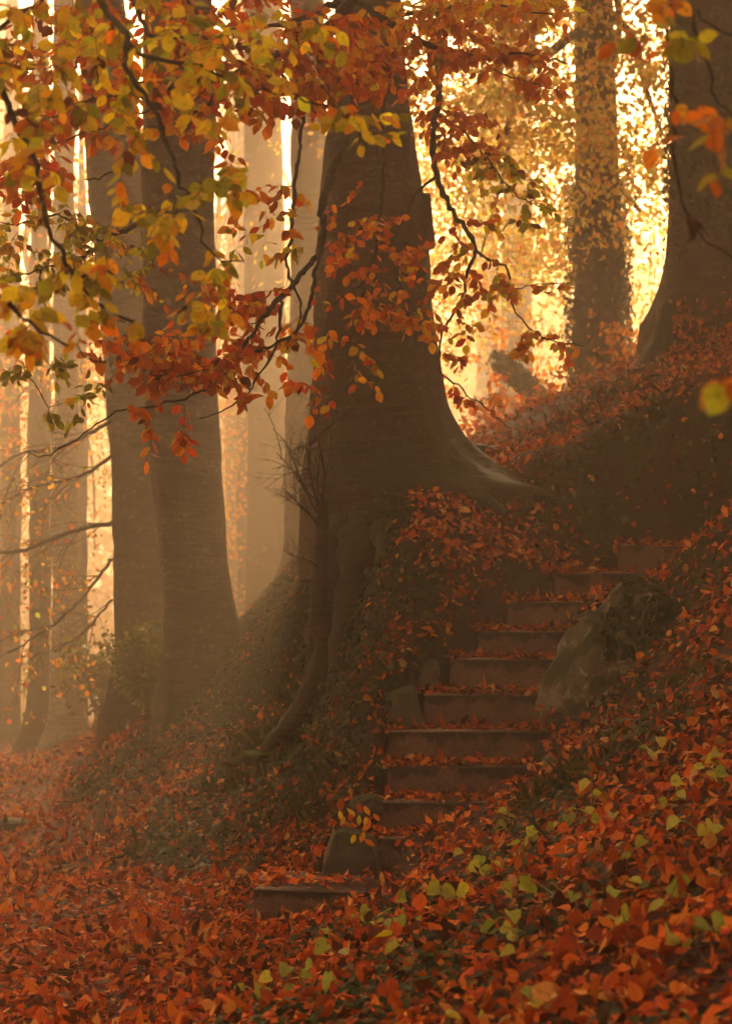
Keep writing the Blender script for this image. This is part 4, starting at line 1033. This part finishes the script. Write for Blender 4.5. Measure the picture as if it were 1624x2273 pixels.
# ------------------------------------------------------------------ ivy, moss, grass
IVY = [((.03, .048, .011), 5), ((.05, .066, .016), 4), ((.018, .026, .009), 5), ((.10, .10, .03), 1.2), ((.15, .13, .05), .6)]
def ivy_cloud(name, label, pos, nrm0, size, lift=.05):
    n = len(pos)
    nr = unit(nrm0 + np.array([0, -.15, .15]) + rng.normal(size=(n, 3)) * .35)
    ax = np.array([0, 0, -1.0]) + rng.normal(size=(n, 3)) * .45 + np.array([0, -.1, 0])
    ax = ax - nr * np.sum(ax * nr, 1, keepdims=True)
    o = leaf_cloud(name, T_IVY, pos + nrm0 * rng.uniform(.01, lift, (n, 1)), ax, nr, rng.uniform(.7, 1.25, n) * size, colours(n, IVY), M['ivy'], curl=rng.uniform(0, .4, n), fold=rng.uniform(-.1, .3, n))
    tag(o, label, 'ivy'); return o
for (lab, n, xa, xb, ya, yb, lift) in [('dark ivy trailing down the bank left of stone steps', 52000, -2.6, .5, 10.8, 18.5, .07), ('dark ivy and ground cover over the bank right of stone steps', 6000, 1.0, 3.2, 9.3, 16.5, .06), ('low dark ivy creeping through leaves on foreground slope', 22000, -.6, 2.0, 4.6, 10.5, .05)]:
    x, y = scatter(n, xa, xb, ya, yb)
    z = H(x, y); nn = Hn(x, y); m = ivy_mask(x, y, z, nn[:, 2])
    if 'foreground' in lab: m = np.clip(fnoise(x * 1.3, y * 1.3, 61) * 1.0 + .02, 0, .8)
    on = np.zeros(len(x), bool)
    for (a_, b_, c_, d_, zt) in STEPZ: on |= (x > a_ - .02) & (x < b_) & (y > c_ - .05) & (y < d_ + .02)
    k = (rng.random(len(x)) < m) & ~on
    ivy_cloud('ivy', lab, np.stack([x, y, z], -1)[k], nn[k], .055 if 'right' in lab else .045, lift)

def around_trunk(ctrl, n, zlo, zhi, width=2 * np.pi, a0=0.0):
    c = catmull(np.array([[*P(px, py, Y), rp / F * Y] for px, py, Y, rp in ctrl]), .1)
    zz = rng.uniform(zlo, zhi, n); k = np.argmin(np.abs(c[None, :, 2] - zz[:, None]), 1)
    a = a0 + rng.uniform(-.5, .5, n) * width
    d = np.stack([np.cos(a), np.sin(a), np.zeros(n)], -1)
    p = c[k, :3] + d * c[k, 3:4]; p[:, 2] = zz
    return p, d
FC = [(1588, 770, 18.6, 112), (1586, 690, 18.6, 105), (1585, 500, 18.6, 101), (1585, 300, 18.6, 98), (1586, 0, 18.6, 94)]
p, d = around_trunk(FC, 9000, 3.6, 7.2, 3.6, -1.5)
k = rng.random(len(p)) < np.clip(.55 + .6 * fnoise(p[:, 0] * 4, p[:, 2] * 1.6, 71) - (p[:, 2] - 3.9) * .10, .03, 1)
ivy_cloud('ivy', 'ivy sheet climbing the thick trunk at right picture edge', p[k], d[k], .055, .06)
EC = [(1318, 960, 24, 66), (1322, 880, 24, 60), (1326, 700, 24, 56), (1326, 500, 24, 52), (1322, 300, 24, 48)]
p, d = around_trunk(EC, 7000, 3.3, 6.6, 6.28, -1.5)
k = rng.random(len(p)) < np.clip(.6 + .6 * fnoise(p[:, 0] * 4, p[:, 2] * 1.6, 72), .05, 1)
ivy_cloud('ivy', 'ivy tangle on the misty trunk beyond the saddle', p[k], d[k], .06, .12)
c = catmull(np.array([[*P(px, py, Y), rp / F * Y] for px, py, Y, rp in LOG]), .05)
k = rng.integers(0, len(c), 2200); d = unit(rng.normal(size=(2200, 3)))
ivy_cloud('ivy', 'shaggy ivy draped over leaning fallen log', c[k, :3] + d * c[k, 3:4], d, .06, .06)
# ivy patch over the boulder: rays towards it
bo = bpy.data.objects['boulder']; bv = np.array([list(v.co) + list(v.normal) for v in bo.data.vertices])
bp = bv[:, :3] + np.array(bo.location)
k = np.where((fnoise(bp[:, 0] * 5, bp[:, 2] * 5, 81) + (bp[:, 0] - bo.location.x) * 3.5 > .25) & (bv[:, 4] < .6) & (bp[:, 2] > .7))[0]
k = rng.choice(k, 1500)
ivy_cloud('ivy', 'ivy patch creeping over right side of big boulder', bp[k] + rng.normal(size=(1500, 3)) * .015, bv[k, 3:], .045, .03)

GR = [((.09, .08, .018), 4), ((.15, .11, .03), 3), ((.22, .14, .05), 1.2), ((.05, .055, .012), 4)]
def grass(label, spots, n, h, spread):
    p = []
    for (px, py, w) in spots:
        b = hit(px, py)
        x = b[0] + rng.normal(size=w) * spread; y = b[1] + rng.normal(size=w) * spread
        p.append(np.stack([x, y, H(x, y)], -1))
    p = np.concatenate(p); n = len(p)
    ax = rng.normal(size=(n, 3)) * .55 + np.array([0, -.25, .9])
    o = leaf_cloud('grass', T_BLADE, p, ax, rng.normal(size=(n, 3)) + [0, -1, .3], rng.uniform(.5, 1.2, n) * h, colours(n, GR), M['grass'], curl=rng.uniform(.1, .9, n), fold=np.zeros(n))
    tag(o, label, 'grass')
grass('dry grass wisps beside the small upright rock at lower steps', [(1215, 1760, 50), (1190, 1790, 40), (1260, 1745, 60), (1330, 1720, 40)], 0, .16, .06)
grass('thin grass hanging over the left bank', [(600, 1640, 70), (540, 1680, 70), (560, 1730, 50), (470, 1780, 30), (330, 1900, 30), (640, 1700, 60), (690, 1800, 40)], 0, .2, .10)
grass('fine grass on moss and crest of right bank', [(1330, 985, 14), (1440, 890, 18), (1500, 860, 18), (1560, 820, 18), (1400, 930, 14), (1280, 1030, 10)], 0, .12, .12)
grass('green grass and herbs on far slope behind saddle', [(1330, 900, 60), (1260, 950, 60), (1400, 860, 50), (1210, 975, 40)], 0, .15, .2)

# ------------------------------------------------------------------ shrubs and small plants
def shrub(name, label, base, h, w, nleaf, size, pal, cat='shrub', T=None, stems=7, mat='leaf'):
    r = empty(name, base); tag(r, label, cat)
    pts = []
    for _ in range(stems):
        mb = MB(); twiggery(mb, base + rng.normal(size=3) * [.06 * w, .06 * w, 0], np.array([rng.normal() * w / h * .6, rng.normal() * w / h * .4, 1.0]), h * rng.uniform(.7, 1.05), .008, 2, 0, .55, .12)
        V = np.concatenate(mb.V); mb.build('stem', M['twig'], r); pts.append(V[V[:, 2] > base[2] + h * .15])
    pts = np.concatenate(pts); k = rng.integers(0, len(pts), nleaf)
    foliage('foliage', pts[k] + rng.normal(size=(nleaf, 3)) * .05, size, pal, r, T, M[mat])
def gp(px, Y):
    xx = (px - 812) / F * Y; return np.array([xx, Y, float(H(xx, Y))])
shrub('shrub', 'rusty leaved shrub in bright mist just right of broad beech roots', gp(1085, 20.5), .95, .8, 900, .075, [(RED, 2), (ORA, 4), (COP, 3)])
shrub('shrub', 'rusty leaved shrub in mist under the leaning log', gp(1185, 21.5), .9, .9, 900, .075, [(RED, 2), (ORA, 3), (COP, 4)])
shrub('shrub', 'thin golden shrub at foot of ivied trunk beyond saddle', gp(1400, 22), 1.1, .8, 700, .065, [(GOLD, 3), (ORA, 3), (COP, 2)])
shrub('shrub', 'loose copper shrub behind saddle left of the leaning log', gp(1130, 24), 1.6, 1.2, 900, .08, [(GOLD, 3), (ORA, 4), (COP, 2)])
shrub('shrub', 'sparse rusty bramble at foot of thick ivied trunk on right bank', gp(1545, 17.4), .5, .7, 170, .05, [(BRN, 3), (ORA, 1), (COP, 4)], stems=6)
shrub('evergreen_bush', 'green feathery bush between feet of the paired beech trunks', gp(335, 17.8), .62, .45, 1600, .05, [((.10, .11, .025), 4), ((.16, .15, .04), 3)], 'bush')
shrub('evergreen_bush', 'dark misty bush left of the farther paired beech', gp(232, 21.5), .95, .5, 1300, .055, [((.08, .08, .02), 4), ((.12, .11, .03), 3)], 'bush')

def fern(label, base, n, L):
    r = empty('fern', base); tag(r, label, 'fern')
    for q in range(n):
        a = q / n * 6.28 + rng.uniform(-.3, .3); d = np.array([math.cos(a), math.sin(a) * .7 - .25, .9])
        w = np.linspace(0, 1, 14); pts = base + np.outer(w, d) * L * .8 + np.outer(w ** 2, [d[0] * .4, d[1] * .4, -.85]) * L * .8
        mb = MB(); mb.tube(pts, np.linspace(.0025, .001, 14), 5, cap=False)
        fr = mb.build('frond', M['twig'], r)
        P_, A_, S_ = [], [], []
        for i in range(2, 14):
            t = unit(pts[i] - pts[i - 1]); s = unit(np.cross(t, [0, 0, 1.]))
            for sg in (-1, 1): P_.append(pts[i]); A_.append(s * sg + t * .5); S_.append(L * .3 * math.sin(math.pi * (i / 14) ** .7 * .95) + .008)
        n_ = len(P_)
        leaf_cloud('leaflets', T_LOW, np.array(P_), np.array(A_), np.tile([0, -.3, 1.], (n_, 1)), np.array(S_), colours(n_, [((.12, .125, .02), 3), ((.08, .09, .016), 2)]), M['grass'], fr)
fern('small yellow green fern hanging on bank below the beech foot', hit(610, 1680), 9, .22)

PROTO_HEART = protos('leaf', T_HEART, None, 6, (-.1, .5), (.1, .7))
mm = leaf_mat('plant_leaf', True, .35, .5, .25, .3)
for me in PROTO_HEART: me.materials.clear(); me.materials.append(mm)
def plant_stem_mat():
    m, nt, out = nmat('plant_stalk'); iso, g = pos_scaled(nt, 1, 1, 1)
    c = mixc(nt, noise_n(nt, iso, 30), (.34, .16, .06), (.3, .28, .06)); finish(nt, out, c, .6); return m
M['stalk'] = plant_stem_mat()
SPOT = {'beside the second lowest step': [(1025, 1893), (1068, 1903), (1068, 1930), (982, 1981)], 'just below the lowest step': [(899, 1999), (884, 2039), (816, 2019), (816, 2052), (866, 2077), (796, 2029), (736, 2069)],
        'near bottom edge left of picture centre': [(580, 2195), (670, 2165), (741, 2175), (771, 2105)], 'in the middle of foreground slope': [(1169, 1969), (1272, 1986), (1096, 2062), (1149, 2062), (1139, 2115)],
        'under the dark dead branch': [(1181, 1855), (1159, 1888), (1128, 1812)], 'beside grass wisps right of the steps': [(1262, 1812), (1295, 1802), (1315, 1762), (1360, 1807)],
        'on upper right of foreground slope': [(1451, 1671), (1461, 1775), (1522, 1752)], 'at right picture edge': [(1607, 1717), (1592, 1671), (1564, 1843)], 'in lower right shade': [(1396, 1903), (1400, 1956), (1489, 1966), (1396, 2044), (1532, 2059)], 'by bottom picture edge': [(1179, 2226), (992, 2256)]}
for where, spots in SPOT.items():
    for (px, py) in spots:
        b = hit(px + rng.uniform(-6, 10), py + rng.uniform(28, 50))
        nl = int(rng.integers(2, 5))
        r = empty('heart_leaved_plant', b)
        tag(r, 'small yellow green heart leaved plant with %s %s' % (['one leaf', 'two leaves', 'three leaves', 'four leaves'][nl - 1], where), 'plant', 'heart leaved plants with %d leaf stalks %s' % (nl, where))
        tipc = P(px, py, b[1] - .02)
        for q in range(nl):
            tip = tipc + rng.normal(size=3) * [.05, .045, .03] * (q > 0)
            w = np.linspace(0, 1, 6)[:, None]; st = b * (1 - w) + tip * w + np.sin(w * np.pi) * rng.normal(size=3) * .012
            mb = MB(); mb.tube(st, np.linspace(.0034, .0022, 6), 5); mb.build('stalk', M['stalk'], r)
            nr = np.array([rng.normal() * .7, -.5 + rng.normal() * .5, .8]); ax = np.array([rng.normal(), -.4 + rng.normal() * .4, -.35])
            lc = colours(1, [((.48, .48, .05), 4), ((.34, .37, .045), 3), ((.58, .50, .06), 1.5)])
            leaf_objects('leaf', PROTO_HEART[q:], tip[None], ax[None], nr[None], [rng.uniform(.036, .062)], lc, r)

# yellow sapling beside the lowest steps and a dead branch
sp = empty('young_sapling', P(850, 2010, 9.75)); tag(sp, 'thin dark sapling with bright yellow orange leaves before the lowest steps', 'sapling')
for ctrl in ([(853, 2030, 9.7, 5), (842, 1965, 9.72, 4.5), (835, 1915, 9.75, 4), (815, 1870, 9.8, 3), (795, 1830, 9.8, 2.4), (788, 1800, 9.8, 1.5)], [(842, 1985, 9.7, 4), (840, 1930, 9.68, 3.4), (842, 1890, 9.66, 2)], [(815, 1870, 9.8, 2), (800, 1855, 9.75, 1.5), (785, 1852, 9.75, 1)], [(840, 1900, 9.7, 2), (855, 1888, 9.7, 1.3), (880, 1890, 9.7, .8)]):
    c = catmull(np.array([[*P(a, b, Y), r_ * .001] for a, b, Y, r_ in ctrl]), .02); mb = MB(); mb.tube(c[:, :3], c[:, 3], 7); mb.build('stem', M['twig'], sp)
for (a, b, cc) in [(745, 1805, YEL), (762, 1800, YEL), (757, 1818, GOLD), (800, 1795, GOLD), (790, 1815, LIME), (780, 1808, RED), (806, 1818, YEL), (815, 1830, ORA), (820, 1812, ORA), (780, 1858, YEL), (800, 1852, GOLD), (800, 1868, ORA), (775, 1822, BRN), (785, 1790, RED)]:
    leaf_objects('leaf', LEAF_MESH, [P(a + 8, b - 6, 9.76)], [np.array([rng.normal() * .7, -.4, -.7])], [np.array([rng.normal() * .4, -1, .5])], [rng.uniform(.05, .066)], [np.array(cc)], sp)
sp2 = empty('young_sapling', P(968, 1905, 10.3)); tag(sp2, 'tiny leaf sprig standing before the second lowest step', 'sapling')
c = catmull(np.array([[*P(a, b, Y), r_ * .001] for a, b, Y, r_ in [(970, 1915, 10.3, 3), (966, 1885, 10.3, 2), (964, 1862, 10.3, 1.4)]]), .02); mb = MB(); mb.tube(c[:, :3], c[:, 3], 6); mb.build('stem', M['twig'], sp2)
leaf_objects('leaf', LEAF_MESH[2:], [P(962, 1862, 10.29), P(960, 1880, 10.29)], [np.array([.9, -.2, .15]), np.array([.8, -.2, .1])], [np.array([.1, -.5, 1.]), np.array([.2, -.6, 1.])], [.055, .035], [np.array(GOLD), np.array(YEL)], sp2)
def dead_branch(label, ctrls):
    r = empty('dead_branch', P(*ctrls[0][0][:3])); tag(r, label, 'branch')
    for ctrl in ctrls:
        c = catmull(np.array([[*P(a, b, Y), r_ * .001] for a, b, Y, r_ in ctrl]), .02); c[:, :3] += rng.normal(size=(len(c), 3)) * .002
        mb = MB(); mb.tube(c[:, :3], c[:, 3], 8); mb.build('limb', M['twig'], r)
dead_branch('dark forked dead branch leaning out of foreground leaves beside the steps', [[(1272, 1932, 8.3, 9), (1235, 1880, 8.35, 8), (1190, 1835, 8.4, 7), (1165, 1805, 8.45, 6), (1150, 1782, 8.5, 4)], [(1190, 1835, 8.4, 4), (1180, 1800, 8.4, 3), (1172, 1765, 8.4, 2)], [(1150, 1782, 8.5, 3), (1130, 1782, 8.5, 2.5), (1122, 1830, 8.5, 1.5)]])
dead_branch('dark twig lying in leaves on right of foreground slope', [[tuple(list((1450, 1850)) + [float(hit(1450, 1855)[1]) - .05, 6]), tuple([1500, 1826, float(hit(1500, 1832)[1]) - .05, 9]), tuple([1565, 1812, float(hit(1565, 1818)[1]) - .05, 6])]])
dead_branch('low dark root stub lying at left end of lowest step', [[(470, 2032, float(hit(470, 2036)[1]) - .02, 10), (510, 2030, float(hit(510, 2034)[1]) - .02, 13), (560, 2034, float(hit(560, 2038)[1]) - .02, 12)], [(500, 2030, 10.55, 9), (490, 2008, 10.6, 6)]])
mk = block('trail_marker', [P(268, 1500, 19.2) + [0, -.02, 0], P(275, 1500, 19.2) + [0, -.02, 0], P(275, 1500, 19.2), P(268, 1500, 19.2), P(268, 1478, 19.2) + [0, -.02, 0], P(275, 1478, 19.2) + [0, -.02, 0], P(275, 1478, 19.2), P(268, 1478, 19.2)], None, None, .004, 1, 0)
m_, nt_, out_ = nmat('red_marker'); iso_, g_ = pos_scaled(nt_, 1, 1, 1); finish(nt_, out_, mixc(nt_, noise_n(nt_, iso_, 40), (.5, .04, .03), (.35, .03, .02)), .5); mk.data.materials.append(m_)
tag(mk, 'tiny red marker fixed to the farther paired beech trunk', 'marker')
# ------------------------------------------------------------------ haze
def make_haze(x0, x1, y0, y1, z0, z1):
    bm = bmesh.new()
    bmesh.ops.create_cube(bm, size=1.0)
    for v in bm.verts:
        v.co = Vector(((x0 + x1) / 2 + v.co.x * (x1 - x0), (y0 + y1) / 2 + v.co.y * (y1 - y0), (z0 + z1) / 2 + v.co.z * (z1 - z0)))
    me = bpy.data.meshes.new('haze'); bm.to_mesh(me); bm.free()
    m, nt, out = nmat('woodland_haze')
    v = nd(nt, 'ShaderNodeVolumePrincipled')
    v.inputs['Color'].default_value = HAZE_COLOR
    v.inputs['Density'].default_value = HAZE_DENSITY
    v.inputs['Anisotropy'].default_value = HAZE_ANISO
    nt.links.new(v.outputs[0], out.inputs['Volume'])
    o = link('haze', me, m)
    tag(o, kind='stuff')
make_haze(-170, 170, -65, 230, -3, 24)
